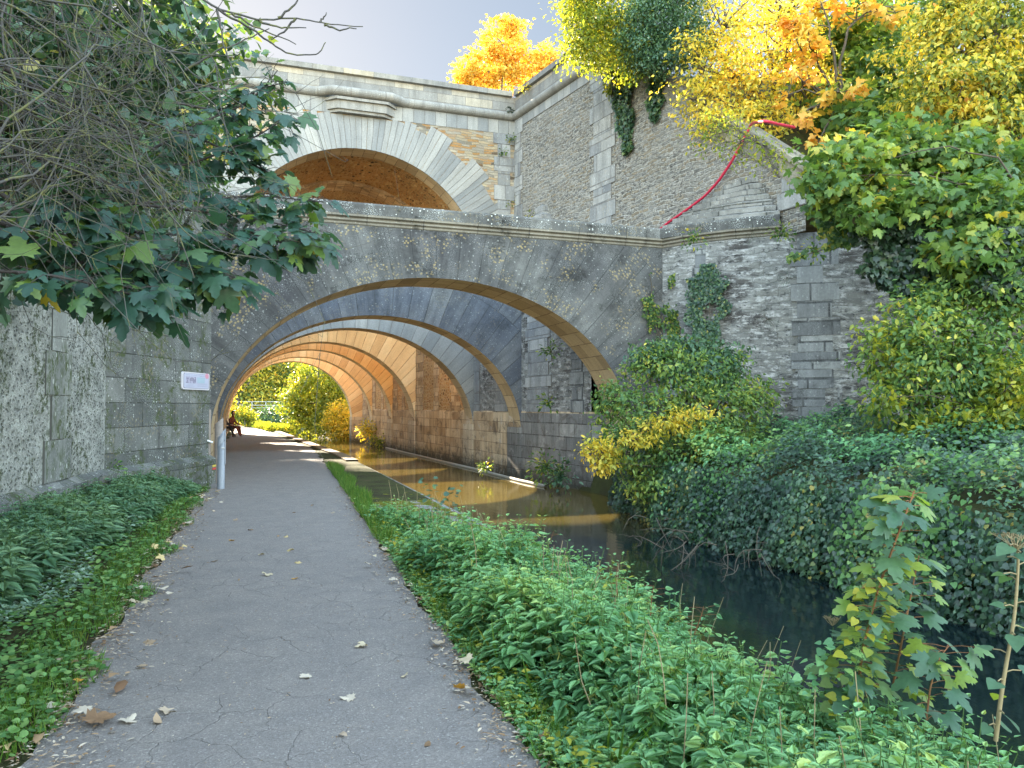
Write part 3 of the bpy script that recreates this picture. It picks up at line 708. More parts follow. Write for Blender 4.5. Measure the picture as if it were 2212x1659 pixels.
quoin_blocks(wpt(0), wpt(WLn), .3, .75, .45, 4.5, 13.0, .55, .03, 'corner_quoin', M['ashlar_grey'], WW)
quoin_blocks(wpt(0), wpt(WLn), WLn-.35, .9, .6, 6.3, 7.3, .45, .035, 'end_quoin', M['ashlar_grey'], WW)
# band below moulding
a, b = wpt(0.05), wpt(s_sl+.1)
sweep([(*a, 0), (*b, 0)], [(0, 12.5), (.03, 12.5), (.03, 13.0), (0, 13.0)], 'ashlar_band', M['vous_pale'], WW)
sweep([(*wpt(.15), 0), (*wpt(s_sl-.2), 0)], roll(.17, 13.02), 'roll_moulding', M['moulding'], WW)
sweep([(*wpt(0), 0), (*wpt(s_sl), 0)], [(-.03, 13.0), (-.03, 13.82), (-.5, 13.82), (-.5, 13.0)], 'parapet_wall', M['parapet'], WW)
sweep([(*wpt(.12), 0), (*wpt(s_sl), 0)], [(-.02, 13.80), (.1, 13.82), (.12, 13.99), (.05, 14.03), (-.55, 14.05), (-.55, 13.8)], 'coping', M['parapet'], WW)
sweep([(*wpt(s_sl-.3), wtop(s_sl)+.1), (*wpt(WLn+.1), wtop(WLn)-.1)], [(0, -.55), (.05, -.55), (.05, -.05), (.12, -.03), (.12, .12), (-.6, .16), (-.6, -.5)], 'sloping_coping', M['dirtycoping'], WW)
# small stepped cap above arch behind parapet
cap = [wpt(s_of_y(y)) for y in (27.0, 24.8)]
def stepped_cap(s0, s1, z0, steps, proj, name, mat, parent, h=.3):
    mb = MB()
    for k in range(steps):
        f = k/steps; sa = s0+(s1-s0)*.5*f*.95; sb = s1-(s1-s0)*.5*f*.9; pj = proj*(1-f)+.05
        a, b = Vector(wpt(sa)), Vector(wpt(sb)); A, B = a+wn*pj+wd*(.2*(1-f)), b+wn*pj-wd*(.2*(1-f)); zz0, zz1 = z0+k*h, z0+(k+1)*h
        line = [a, A, B, b]
        wall_strip(mb, [tuple(q) for q in line], [zz0]*4, [zz1-.08]*4)
        nxt = proj*(1-(k+1)/steps)+.05
        # sloped weathering top
        A2, B2 = a+wn*nxt+wd*.3, b+wn*nxt-wd*.3
        mb.quad(((*A, zz1-.08), (*B, zz1-.08), (*B2, zz1+.05), (*A2, zz1+.05)), (tuple(A), tuple(B), tuple(B2), tuple(A2)))
        mb.quad(((*a, zz1-.08), (*A, zz1-.08), (*A2, zz1+.05)), (tuple(a), tuple(A), tuple(A2)))
        mb.quad(((*b, zz1-.08), (*B, zz1-.08), (*B2, zz1+.05)), (tuple(b), tuple(B), tuple(B2)))
    return mb.build(name, mat, parent)
stepped_cap(s_of_y(27.2), s_of_y(24.6), 7.2, 5, .7, 'stepped_cap', M['ashlar_grey'], WW, .36)
# ---------------------------------------------------------------- lower curved wall right of the nearest arch
CW = empty('curved_wall', (11, 16, 0), 'eroded grey wall with black stains curving right from the nearest arch', 'wall')
zt = [5.80, 5.80, 5.80, 5.78, 5.6, 5.2, 4.6]
mb = MB(); wall_strip(mb, RP, [-1.5]*7, zt, u0=11); mb.build('rubble_face', M['rub_low'], CW)
L0 = [(*p, 0) for p in RP[:4]]
sweep(L0, prof_m, 'string_moulding', M['cornice_light'], CW)
sweep([(9.9, 17.24, 0)]+L0[1:], prof_c, 'coping', M['cornice_dark'], CW)
random.seed(4)
quoin_blocks(RP[3], RP[5], .75, 1.05, .75, .8, 5.75, .42, .05, 'pilaster', M['low_ashlar'], CW)
quoin_blocks(RP[1], RP[3], .5, .8, .6, 3.9, 5.7, .42, .04, 'ashlar_courses', M['low_ashlar'], CW)
# stepped weathering above the coping, climbing back to the wing wall
mb = MB(); steps = 7
apex = Vector((11.75, 16.5)); apex2 = Vector((11.86, 15.9))
for k in range(steps):
    f0, f1 = k/steps, (k+1)/steps
    def lv(f): return [Vector(p).lerp(apex if i < 2 else apex2, f) for i, p in enumerate(RP[:4])]
    a, b = lv(f0*.96), lv(f1*.96-.015)
    z0, z1 = 6.18+.17*k, 6.18+.17*(k+1)-.015
    for i in range(3):
        P = [tuple(a[i]), tuple(a[i+1]), tuple(b[i+1]), tuple(b[i])]
        mb.quad([(*P[0], z0), (*P[1], z0), (*P[1], z0+.11), (*P[0], z0+.11)], ((i, z0), (i+1, z0), (i+1, z0+.11), (i, z0+.11)))
        mb.quad([(*P[0], z0+.11), (*P[1], z0+.11), (*P[2], z1), (*P[3], z1)], P)
mb.build('stepped_weathering', M['weather'], CW)
mb = MB(); P = [(9.9, 17.3), (11.55, 18.5), (12.05, 15.0), (11.9, 15.0), (10.9, 15.8)]
mb.quad([(*p, 6.17) for p in P], P); mb.build('ledge', M['cornice_dark'], CW)
# river wall foot under the shrub
mb = MB(); wall_strip(mb, [(9.05, 17.2), (9.0, 17.15), (8.5, 16.9), (8.45, 15.5)], [-1.5]*4, [.35]*4); mb.build('foot', M['low_ashlar'], CW)
# hill behind the right walls
def hill(name, X, Y, Zf, label):
    XX, YY = np.meshgrid(X, Y); ZZ = Zf(XX, YY); n_, m_ = XX.shape
    ii = np.arange((n_-1)*(m_-1)); a = (ii//(m_-1))*m_+ii % (m_-1)
    tag(mesh_np(name, np.stack([XX.ravel(), YY.ravel(), ZZ.ravel()], 1), np.stack([a, a+1, a+m_+1, a+m_], 1), M['soil'], smooth=True), label, 'hillside', kind='structure')
def hz(x, y):
    zl = np.interp(y, [-10, 8, 12, 14.35, 21.3, 28], [3.0, 3.6, 4.4, 6.9, 12.4, 12.9]); s = np.clip((x-13.0)/30, 0, 1)
    return zl+5*s+.15*np.sin(x*1.7)*np.cos(y*1.1)
hill('hillside', np.linspace(0, 1, 30), np.linspace(-10, 28, 50), lambda f, y: hz(np.interp(y, [-10, 13.2, 14.35, 28], [19.5, 14.5, 12.45, 10.1])+f*60, y), 'wooded slope behind the right walls')
# fix: remap hill x coordinates
o = bpy.data.objects['hillside']; me = o.data; co = np.empty(len(me.vertices)*3, dtype=np.float32); me.vertices.foreach_get('co', co); co = co.reshape(-1, 3)
co[:, 0] = np.interp(co[:, 1], [-10, 13.2, 14.35, 28], [19.5, 14.5, 12.45, 10.1])+co[:, 0]*60
me.vertices.foreach_set('co', co.ravel()); me.update()
# ================================================================ vegetation
def leafmat(name, stops, trans=.35, rough=.5, spec=.35, tcol=1.5, clump=True):
    t = NT(name); r = t.attr('rnd')
    col = t.ramp(r, stops)
    P = t.coord('Object'); n = t.noise(P, 60, 2)
    col = t.mix(col, t.ramp(n, [(.3, (.85,.85,.85)), (.7, (1.1,1.1,1.1))]), .8, 'MULTIPLY')
    b = t.n('ShaderNodeBsdfPrincipled'); t.l(col, b.inputs['Base Color']); b.inputs['Roughness'].default_value = rough
    b.inputs['Specular IOR Level'].default_value = spec
    tr = t.n('ShaderNodeBsdfTranslucent'); tc = t.mix(col, (tcol*1.15, tcol, tcol*.45), 1.0, 'MULTIPLY'); t.l(tc, tr.inputs[0])
    mx = t.n('ShaderNodeMixShader'); mx.inputs[0].default_value = trans
    t.l(b.outputs[0], mx.inputs[1]); t.l(tr.outputs[0], mx.inputs[2]); t.l(mx.outputs[0], t.out.inputs[0])
    return t.m
def fan(outline, centre=(0, .3, 0), droop=.25, fold=.0):
    V = [centre]+[(x, y, -droop*((x-centre[0])**2+(y-centre[1])**2)+fold*abs(x)) for x, y in outline]
    n = len(outline); F = [(0, i+1, (i+1) % n+1) for i in range(n)]
    return np.array(V, float), [np.array(F)]
def sym(half): return half+[(-x, y) for x, y in reversed(half) if abs(x) > 1e-6]
MAPLE = fan(sym([(0, 0), (.12, -.03), (.30, -.12), (.30, .02), (.52, .05), (.40, .18), (.62, .38), (.50, .40), (.52, .56), (.36, .50), (.20, .42), (.26, .62), (.17, .72), (.16, .86), (.0, 1.0)]), (0, .25, .03), .3)
MAPLE_S = fan(sym([(0, 0), (.26, -.05), (.45, .08), (.58, .40), (.34, .42), (.22, .5), (.2, .75), (0, 1.0)]), (0, .28, .02), .25)
IVY = fan(sym([(0, .05), (.22, -.04), (.42, .14), (.36, .34), (.34, .5), (.14, .62), (0, 1.0)]), (0, .25, 0), .2)
OVATE = (np.array([(0,0,0),(-.24,.28,.07),(-.2,.68,.05),(0,1,-.12),(.2,.68,.05),(.24,.28,.07),(0,.5,0)], float), [np.array([(0,6,2,1),(6,3,2,2)])[:1], np.array([(0,5,4,6)]), np.array([(6,3,2),(6,4,3)])])
HEART = fan(sym([(0, .08), (.14, -.02), (.36, .06), (.42, .28), (.28, .6), (0, 1.0)]), (0, .35, -.02), .2, .12)
ROUND = fan([(.0,0),(.3,.05),(.47,.3),(.42,.62),(.18,.85),(-.18,.85),(-.42,.62),(-.47,.3),(-.3,.05)], (0, .4, -.03), .1, .08)
def serr():
    half = [(0, 0), (.2, .06), (.2, .13), (.33, .2), (.29, .27), (.36, .34), (.29, .42), (.32, .5), (.23, .58), (.24, .66), (.14, .76), (.13, .83), (0, 1.08)]
    V = [(0, 0, 0), (0, .35, -.03), (0, .7, -.07), (0, 1.08, -.14)]; F3 = []; F4 = []
    for s in (1, -1):
        b = len(V); pts = half[1:-1]
        for x, y in pts: V.append((x*s*1.05, y, .12*abs(x)-.10*y*y))
        mids = [0 if y < .18 else 1 if y < .5 else 2 for x, y in pts]
        for i in range(len(pts)-1):
            if mids[i] == mids[i+1]: F3.append((mids[i], b+i, b+i+1))
            else: F4.append((mids[i], b+i, b+i+1, mids[i+1]))
        F3.append((0, b, b) if False else (2, b+len(pts)-1, 3))
    return np.array(V, float), [np.array(F3), np.array(F4)]
NETTLE = serr()
BLADE = (np.array([(-.03,0,0),(.03,0,0),(.022,.5,-.03),(-.022,.5,-.03),(0,1,-.16)], float), [np.array([(0,1,2,3)]), np.array([(3,2,4)])])
def unit(v): return v/np.maximum(1e-9, np.linalg.norm(v, axis=1, keepdims=True))
def leaves(name, C, A, N, size, tpl, mat, parent=None, rnd=None, rg=RNG):
    """C centres(base of blade), A axis, N normal hint"""
    C = np.asarray(C, float); n = len(C); A = unit(np.asarray(A, float)); N = np.asarray(N, float)
    X = unit(np.cross(A, N)+1e-6); Z = np.cross(X, A)
    V, FF = tpl; s = np.asarray(size, float).reshape(-1, 1, 1)*np.ones((n, 1, 1))
    W = C[:, None, :]+s*(V[None, :, 0:1]*X[:, None]+V[None, :, 1:2]*A[:, None]+V[None, :, 2:3]*Z[:, None])
    k = len(V); off = (np.arange(n)*k)[:, None, None]
    F = [(f[None]+off).reshape(-1, f.shape[1]) for f in FF]
    if rnd is None: rnd = rg.random(n)
    return mesh_np(name, W.reshape(-1, 3), F, mat, attrs={'rnd': np.repeat(rnd, k)}, parent=parent)
def tubes(name, paths, mat, parent=None, sides=5, smooth=True):
    Vs, Fs, o = [], [], 0
    ang = np.arange(sides)*2*PI/sides
    for pts, r in paths:
        P = np.asarray([tuple(p) for p in pts], float); m = len(P)
        r = np.asarray(r, float)*np.ones(m)
        T = np.gradient(P, axis=0); T = unit(T)
        up = np.array([0., 0, 1]) if abs(T[0, 2]) < .9 else np.array([1., 0, 0])
        X = unit(np.cross(T, up)); Y = np.cross(T, X)
        ring = P[:, None]+r[:, None, None]*(X[:, None]*np.cos(ang)[None, :, None]+Y[:, None]*np.sin(ang)[None, :, None])
        Vs.append(ring.reshape(-1, 3))
        i, j = np.meshgrid(np.arange(m-1), np.arange(sides), indexing='ij'); a = o+i*sides+j; b = o+i*sides+(j+1) % sides
        Fs.append(np.stack([a, b, b+sides, a+sides], -1).reshape(-1, 4)); o += m*sides
    return mesh_np(name, np.concatenate(Vs), np.concatenate(Fs), mat, smooth=smooth, parent=parent)
def curve(a, b, bend=.15, n=7, rg=RNG, droop=0, wob=.03):
    a, b = np.array(tuple(a), float), np.array(tuple(b), float); L = np.linalg.norm(b-a)
    t = np.linspace(0, 1, n)[:, None]; off = rg.normal(0, 1, 3)*L*bend
    P = a*(1-t)+b*t+off*np.sin(PI*t)*.5
    P[:, 2] += droop*L*(4*t[:, 0]*(1-t[:, 0]))
    P[1:-1] += rg.normal(0, wob*L/3, (n-2, 3))
    return P
def barkmat(name, a, b, lich=None):
    t = NT(name); P = t.coord('Object'); n = t.noise(P, 12, 5, .7); c = t.mix(a, b, n)
    if lich: c = t.mix(c, lich, t.ramp(t.noise(P, 22, 4, .7), [(.5, 0), (.6, .8)]))
    return t.done(c, .9, t.bump(t.noise(P, 60, 3), .5, .005), .15)
M['bark'] = barkmat('bark', (.05,.04,.03), (.12,.1,.075))
M['twig'] = barkmat('pale_twig', (.035,.033,.032), (.11,.103,.095), (.12,.12,.04))
M['twigdark'] = barkmat('dark_twig', (.03,.026,.024), (.07,.06,.055))
M['stalk'] = barkmat('dry_stalk', (.2,.15,.08), (.34,.27,.15))
M['redstem'] = barkmat('red_stem', (.16,.05,.03), (.22,.13,.05))
G = {}
G['yellow'] = leafmat('yellow_leaf', [(0,(.16,.19,.04)),(.3,(.38,.36,.05)),(.65,(.6,.48,.07)),(1,(.70,.48,.07))], .45)
G['orange'] = leafmat('orange_leaf', [(0,(.42,.33,.07)),(.5,(.6,.42,.08)),(.8,(.62,.34,.07)),(1,(.55,.25,.06))], .42)
G['amber'] = leafmat('amber_leaf', [(0,(.42,.34,.06)),(.5,(.62,.44,.08)),(1,(.62,.36,.06))], .4)
G['gold'] = leafmat('golden_leaf', [(0,(.03,.07,.02)),(.3,(.10,.15,.03)),(.5,(.30,.32,.05)),(.72,(.58,.49,.08)),(.95,(.66,.48,.07)),(1,(.5,.25,.05))], .42)
G['green'] = leafmat('green_leaf', [(0,(.04,.09,.03)),(.5,(.08,.16,.045)),(.8,(.17,.24,.055)),(.95,(.3,.32,.06)),(1,(.5,.38,.06))], .45)
G['maplegreen'] = leafmat('turning_maple_leaf', [(0,(.045,.10,.04)),(.45,(.10,.19,.05)),(.75,(.2,.28,.055)),(.93,(.38,.36,.06)),(1,(.6,.38,.06))], .45, .45, .4)
G['bluegreen'] = leafmat('blue_green_leaf', [(0,(.03,.075,.045)),(.6,(.065,.14,.075)),(1,(.13,.21,.09))], .3, .4, .5)
G['dark'] = leafmat('dark_evergreen_leaf', [(0,(.012,.028,.014)),(.8,(.025,.055,.022)),(1,(.06,.09,.03))], .25, .4, .5)
G['limegreen'] = leafmat('lime_leaf', [(0,(.07,.12,.02)),(.5,(.17,.22,.03)),(1,(.42,.38,.04))], .5)
G['maple'] = leafmat('sycamore_leaf', [(0,(.022,.06,.045)),(.6,(.04,.095,.065)),(.85,(.065,.13,.04)),(.97,(.12,.18,.03)),(1,(.45,.3,.03))], .38, .38, .5, 1.8)
G['nettle'] = leafmat('nettle_leaf', [(0,(.06,.16,.06)),(.35,(.13,.31,.14)),(.7,(.22,.43,.17)),(1,(.40,.52,.15))], .4, .45, .45)
G['nettle2'] = leafmat('dark_nettle_leaf', [(0,(.05,.13,.065)),(.5,(.10,.21,.115)),(1,(.21,.33,.17))], .3, .5, .45)
G['cover'] = leafmat('low_herb_leaf', [(0,(.05,.13,.04)),(.6,(.11,.24,.07)),(1,(.22,.34,.11))], .35)
G['silver'] = leafmat('silvery_herb_leaf', [(0,(.10,.17,.12)),(.6,(.19,.29,.21)),(1,(.32,.42,.33))], .3)
G['grass'] = leafmat('grass_blade', [(0,(.05,.11,.015)),(.7,(.09,.2,.025)),(1,(.2,.24,.05))], .4)
G['elder'] = leafmat('elder_leaf', [(0,(.04,.10,.04)),(.35,(.09,.18,.06)),(.7,(.2,.29,.07)),(.92,(.36,.40,.08)),(1,(.6,.5,.08))], .45)
G['ivy'] = leafmat('ivy_leaf', [(0,(.016,.042,.026)),(.45,(.035,.08,.042)),(.85,(.075,.14,.06)),(.96,(.12,.19,.05)),(1,(.3,.25,.06))], .25, .38, .5)
G['litter'] = leafmat('fallen_leaf', [(0,(.16,.09,.05)),(.25,(.32,.21,.12)),(.55,(.46,.37,.28)),(.78,(.52,.45,.36)),(.9,(.5,.34,.06)),(1,(.5,.22,.05))], .15, .7, .2, 1.0)
G['seed'] = leafmat('nettle_seed', [(0,(.2,.28,.08)),(1,(.42,.42,.13))], .4)

def crown(blobs, n, cl_r, per, size, rg, shell=.45, flat=.7, droop=.4, out=.7):
    """blobs: (centre, (rx,ry,rz), weight). returns C, A, N, sizes and clump centres"""
    w = np.array([b[2] if len(b) > 2 else np.prod(b[1])**(2/3) for b in blobs]); w = w/w.sum()
    which = rg.choice(len(blobs), n, p=w)
    cen = np.array([tuple(b[0]) for b in blobs])[which]; rad = np.array([b[1] for b in blobs], float)[which]
    d = unit(rg.normal(0, 1, (n, 3))); f = (shell+(1-shell)*rg.random((n, 1)))**.6
    f *= 1+.3*np.sin(d[:, :1]*7+which[:, None])*np.cos(d[:, 2:]*6+which[:, None]*2)
    K = cen+d*rad*f
    C = np.repeat(K, per, 0)+rg.normal(0, 1, (n*per, 3))*cl_r*np.array([1, 1, flat])
    D = np.repeat(d, per, 0)
    A = unit(D*out+rg.normal(0, .8, (n*per, 3))+np.array([0, 0, -droop]))
    N = unit(np.array([0, 0, 1.])+rg.normal(0, .6, (n*per, 3))+D*.5)
    s = size*rg.uniform(.6, 1.25, n*per)
    return C, A, N, s, K
def plant(name, label, cat, base, blobs, n, cl_r, per, size, tpl, mat, seed, group=None, trunk_r=.12, trunk_mat='bark', twigs=40, fork=None, cname='crown', tname='trunk', **kw):
    rg = np.random.default_rng(seed)
    e = empty(name, tuple(base), label, cat, group)
    C, A, N, s, K = crown(blobs, n, cl_r, per, size, rg, **kw)
    base = np.array(tuple(base)); cc = np.mean([np.array(tuple(b[0])) for b in blobs], 0)
    fork = np.array(tuple(fork)) if fork is not None else base*.45+cc*.55
    paths = []
    main = curve(base, fork, .08, 8, rg, wob=.02); paths.append((main, np.linspace(trunk_r, trunk_r*.6, 8)))
    limbs = []
    for b in blobs:
        q = np.array(tuple(b[0])); l = curve(fork, q, .2, 8, rg, wob=.04); paths.append((l, np.linspace(trunk_r*.5, trunk_r*.15, 8))); limbs.append(l)
    for k in rg.choice(len(K), min(twigs, len(K)), replace=False):
        P = np.concatenate(limbs); j = P[np.argmin(((P-K[k])**2).sum(1)+rg.random(len(P))*.5)]
        paths.append((curve(j, K[k], .25, 5, rg, wob=.05), np.linspace(trunk_r*.16+.005, .005, 5)))
    tubes(tname, paths, M[trunk_mat], e)
    r = np.clip(rg.random(len(K)).repeat(per)*.7+rg.random(len(C))*.42-.06, 0, 1)
    leaves(cname, C, A, N, s, tpl, G[mat], e, r, rg)
    return e, K
def ground_z(x, y): return float(ground_h(np.array([x]), np.array([y]))[0])

# ---- trees on and behind the right walls
R = lambda u, v, d: at(u, v, d)
plant('tree', 'orange autumn tree standing behind the road bridge parapet', 'tree', (17, 60, -.5), [(R(1085,95,63),(2.1,2,2.3)),(R(1060,150,63),(2.4,2,1.7)),(R(1010,165,63),(1.5,1.5,1.2)),(R(1150,150,63),(2.2,2,1.6)),(R(1100,60,63),(1.0,1,1.1)),(R(1185,125,63),(1.3,1.2,1.0))], 520, .26, 18, .24, MAPLE_S, 'amber', 21, 'autumn trees above the walls', .3, shell=.3)
plant('shrub', 'green bush with yellow sunlit leaves leaning over the top of the wing wall', 'bush', (13.5, 22, 12.3), [(R(1265,60,22.6),(.8,.8,1.2)),(R(1310,90,22.4),(1.0,.9,.95)),(R(1320,0,22.8),(1.5,1.2,1.2)),(R(1240,95,22.8),(.4,.4,.6)),(R(1360,125,22),(.8,.7,.6)),(R(1250,0,23),(.7,.7,.9))], 560, .2, 22, .115, OVATE, 'limegreen', 22, 'bushes above the wing wall', .07, shell=.35)
plant('shrub', 'dark blue green bush at the top of the wing wall, behind the hanging ivy', 'bush', (14.5, 21, 12.3), [(R(1400,60,21.8),(1.0,.9,1.2)),(R(1450,20,21.8),(1.2,1,1.3)),(R(1390,110,21.6),(.7,.7,.6)),(R(1480,90,21.2),(.8,.8,.8)),(R(1430,135,21.2),(.6,.6,.35))], 620, .14, 24, .10, OVATE, 'bluegreen', 23, 'bushes above the wing wall', .07, shell=.3)
plant('tree', 'loose yellow leaved tree leaning over the sloping coping', 'tree', (14.6, 17.5, 9.2), [(R(1560,60,21),(1.4,1.2,1.3)),(R(1520,150,20.6),(1.1,1,.9)),(R(1500,215,20.2),(.6,.6,.5)),(R(1600,200,20.4),(1.2,1,1.1)),(R(1660,110,20.8),(1.3,1.2,1.3)),(R(1650,250,20),(.9,.8,.55)),(R(1560,260,20),(.9,.8,.4)),(R(1700,30,21.5),(1.6,1.4,1.3)),(R(1740,180,21),(1.0,1.,1.2))], 620, .20, 15, .135, OVATE, 'yellow', 24, 'autumn trees above the walls', .14, twigs=160, shell=.15)
plant('tree', 'maple with scattered orange leaf sprays between the yellow and golden trees', 'tree', (16.5, 17, 8.8), [(R(1725,55,20.0),(.45,.45,.3)),(R(1745,90,19.8),(.4,.4,.5)),(R(1720,160,19.6),(.55,.4,.25)),(R(1700,205,19.4),(.2,.2,.2)),(R(1740,255,19.2),(.35,.3,.2)),(R(1770,300,18.8),(.3,.3,.15)),(R(1890,20,20.2),(1.2,.8,.35)),(R(1810,200,19),(.5,.4,.2)),(R(1780,20,20.5),(.6,.5,.4))], 64, .13, 12, .19, MAPLE_S, 'orange', 25, 'autumn trees above the walls', .1, twigs=60)
plant('tree', 'green maple between the yellow tree and the golden tree on the right', 'tree', (18.5, 18.5, 9.0), [(R(1860,110,22),(1.6,1.4,1.5)),(R(1900,200,21),(1.2,1.2,1.2)),(R(1830,260,20),(1.0,1,.8)),(R(1900,300,19),(1.1,1,.8)),(R(1950,30,23),(1.6,1.4,1.3)),(R(1790,120,22.5),(1.1,1,1.6))], 520, .24, 14, .20, MAPLE_S, 'maplegreen', 26, 'autumn trees above the walls', .16, shell=.3)
plant('tree', 'large golden tree filling the upper right corner', 'tree', (18.5, 11.5, 6.0), [(R(2080,110,17.5),(1.6,1.4,1.3)),(R(2150,30,17.5),(1.8,1.4,1.2)),(R(2040,200,17),(1.1,1.,.9)),(R(2010,250,16.6),(.7,.7,.5)),(R(2120,210,16.6),(1.4,1.2,.8)),(R(2200,160,16.6),(1.2,1.,1.2)),(R(2060,30,18),(1.0,1,1.0)),(R(2200,270,16),(.9,.8,.5)),(R(2100,270,16.2),(1.0,.9,.35))], 720, .15, 24, .14, OVATE, 'gold', 27, 'autumn trees above the walls', .18, shell=.35, droop=.7)
plant('tree', 'green maple hanging over the right wall below the golden tree', 'tree', (17.0, 9.5, 5.0), [(R(1850,370,14.5),(.75,.7,.5)),(R(1800,400,14.3),(.4,.4,.45)),(R(1930,330,15),(.9,.8,.5)),(R(2040,340,15),(1.1,.9,.6)),(R(2150,360,15),(1.1,.9,.6)),(R(1880,460,14),(.6,.5,.3)),(R(1980,430,14.2),(.8,.7,.5)),(R(2100,450,14),(1.0,.8,.6)),(R(2190,500,13.6),(.8,.7,.7)),(R(2080,530,13.4),(.6,.5,.5)),(R(2150,590,13.2),(.6,.5,.4)),(R(1840,320,14.8),(.3,.3,.2)),(R(1775,385,14.0),(.22,.3,.3)),(R(1770,340,14.2),(.2,.3,.15))], 520, .18, 13, .17, MAPLE, 'maplegreen', 28, 'trees and bushes over the right wall', .045, twigs=120, shell=.25, droop=.8)
# ivy curtains on walls
def curtain(name, label, cat, spots, nrm, n, size, mat, seed, group=None, tpl=IVY, depth=.12, patchy=0):
    rg = np.random.default_rng(seed); C = []; A = []
    for (a, b, w, k) in spots:
        a, b = np.array(tuple(a)), np.array(tuple(b)); t = rg.random(k)[:, None]; side = np.cross(b-a, nrm); side = side/np.linalg.norm(side)
        ww = w*(.35+.65*np.sin(PI*np.clip(t*.9+.1, 0, 1)))*(1+.3*np.sin(t*17+w*9))
        C.append(a*(1-t)+b*t+side*rg.uniform(-1, 1, (k, 1))*ww+np.array(nrm)*rg.random((k, 1))*depth)
    C = np.concatenate(C)
    if patchy: C = C[(np.sin(C[:, 2]*5+C[:, 0]*3+seed)+np.sin(C[:, 0]*9-C[:, 2]*3.1+seed)+rg.normal(0, .5, len(C))) > -patchy]
    k = len(C)
    A = unit(rg.normal(0, .45, (k, 3))+np.array([0, 0, -1.])+np.array(nrm)*.35); N = unit(np.array(nrm)+rg.normal(0, .35, (k, 3)))
    e = empty(name, tuple(C.mean(0)), label, cat, group)
    leaves('foliage', C, A, N, size*rg.uniform(.5, 1.3, k), tpl, G[mat], e, rg.random(k), rg)
    tubes('stem', [(curve(a, b, .05, 7, rg), .012) for (a, b, w, k_) in spots], M['bark'], e)
    return e
wn3 = np.array([-wn.x if False else wn.x, wn.y, 0.0]); wn3 = wn3/np.linalg.norm(wn3)
def onwing(u, v, out=.06):
    r = ray(u, v); p0, dd = Vector((W0.x, W0.y, 0)), Vector((wd.x, wd.y, 0)); t = (p0.x*dd.y-p0.y*dd.x)/(r.x*dd.y-r.y*dd.x)
    p = Vector((0, 0, H))+r*t; return p+Vector((wn.x, wn.y, 0))*out
curtain('hanging_ivy', 'longer clump of ivy hanging down the wing wall', 'ivy', [(onwing(1348,150), onwing(1362,330), .38, 1500), (onwing(1330,150), onwing(1345,250), .3, 500)], wn3, 0, .13, 'ivy', 31, 'ivy clumps hanging on the wing wall')
curtain('hanging_ivy', 'shorter clump of ivy hanging beside the longer one on the wing wall', 'ivy', [(onwing(1425,150), onwing(1420,260), .33, 900)], wn3, 0, .13, 'ivy', 32, 'ivy clumps hanging on the wing wall')
curtain('hanging_ivy', 'yellow sunlit leaves of creeper hanging over the top of the longer ivy clump', 'ivy', [(onwing(1330,120,.4), onwing(1338,215,.3), .25, 260)], wn3, 0, .12, 'limegreen', 33, None, OVATE)
# creeper on the nearest arch face and curved wall
fn = np.array([-.05, -1, 0]); cn = np.array([-.62, -.78, 0])
curtain('creeper', 'creeper with green and yellow leaves climbing the right end of the nearest arch', 'creeper', [(onY(1480,570,16.95), onY(1470,740,16.8), .42, 2600), (onY(1455,640,17.05), onY(1450,740,16.9), .3, 900), (onY(1402,590,17.12), onY(1408,640,17.12), .08, 100), (onY(1395,640,17.12), onY(1425,735,17.12), .25, 520), (onY(1455,510,17.05), onY(1470,600,16.95), .14, 420), (onY(1470,505,16.9), onY(1500,520,16.6), .12, 160)], fn, 0, .07, 'green', 34, None, IVY, .07, .35)
curtain('creeper', 'darker green creeper patch on the curved wall right of the nearest arch', 'creeper', [(onY(1530,570,16.05), onY(1535,730,15.9), .42, 3400), (onY(1500,600,16.2), onY(1510,730,16.1), .3, 1200)], cn, 0, .075, 'ivy', 35, None, IVY, .08, .6)
curtain('creeper', 'green trailing creeper over the broken top of the curved wall right of the pilaster', 'creeper', [(R(1770,470,15.6), R(1840,530,15.0), .25, 900), (R(1800,430,15.4), R(1820,480,15.2), .3, 600), (R(1700,560,15.4), R(1830,520,15.1), .08, 300)], cn, 0, .10, 'green', 37, None, IVY, .25, .9)
curtain('hanging_ivy', 'dark ivy mass hanging on the right wall under the green maple', 'ivy', [(R(1960,430,14.6), R(1950,640,14.2), .8, 2600), (R(2080,450,14.2), R(2070,640,13.8), 1.0, 2600), (R(1900,520,14.8), R(1905,620,14.6), .25, 500), (R(2180,500,13.4), R(2180,650,13), .7, 1500)], cn, 0, .12, 'dark', 36, None, IVY, .5)
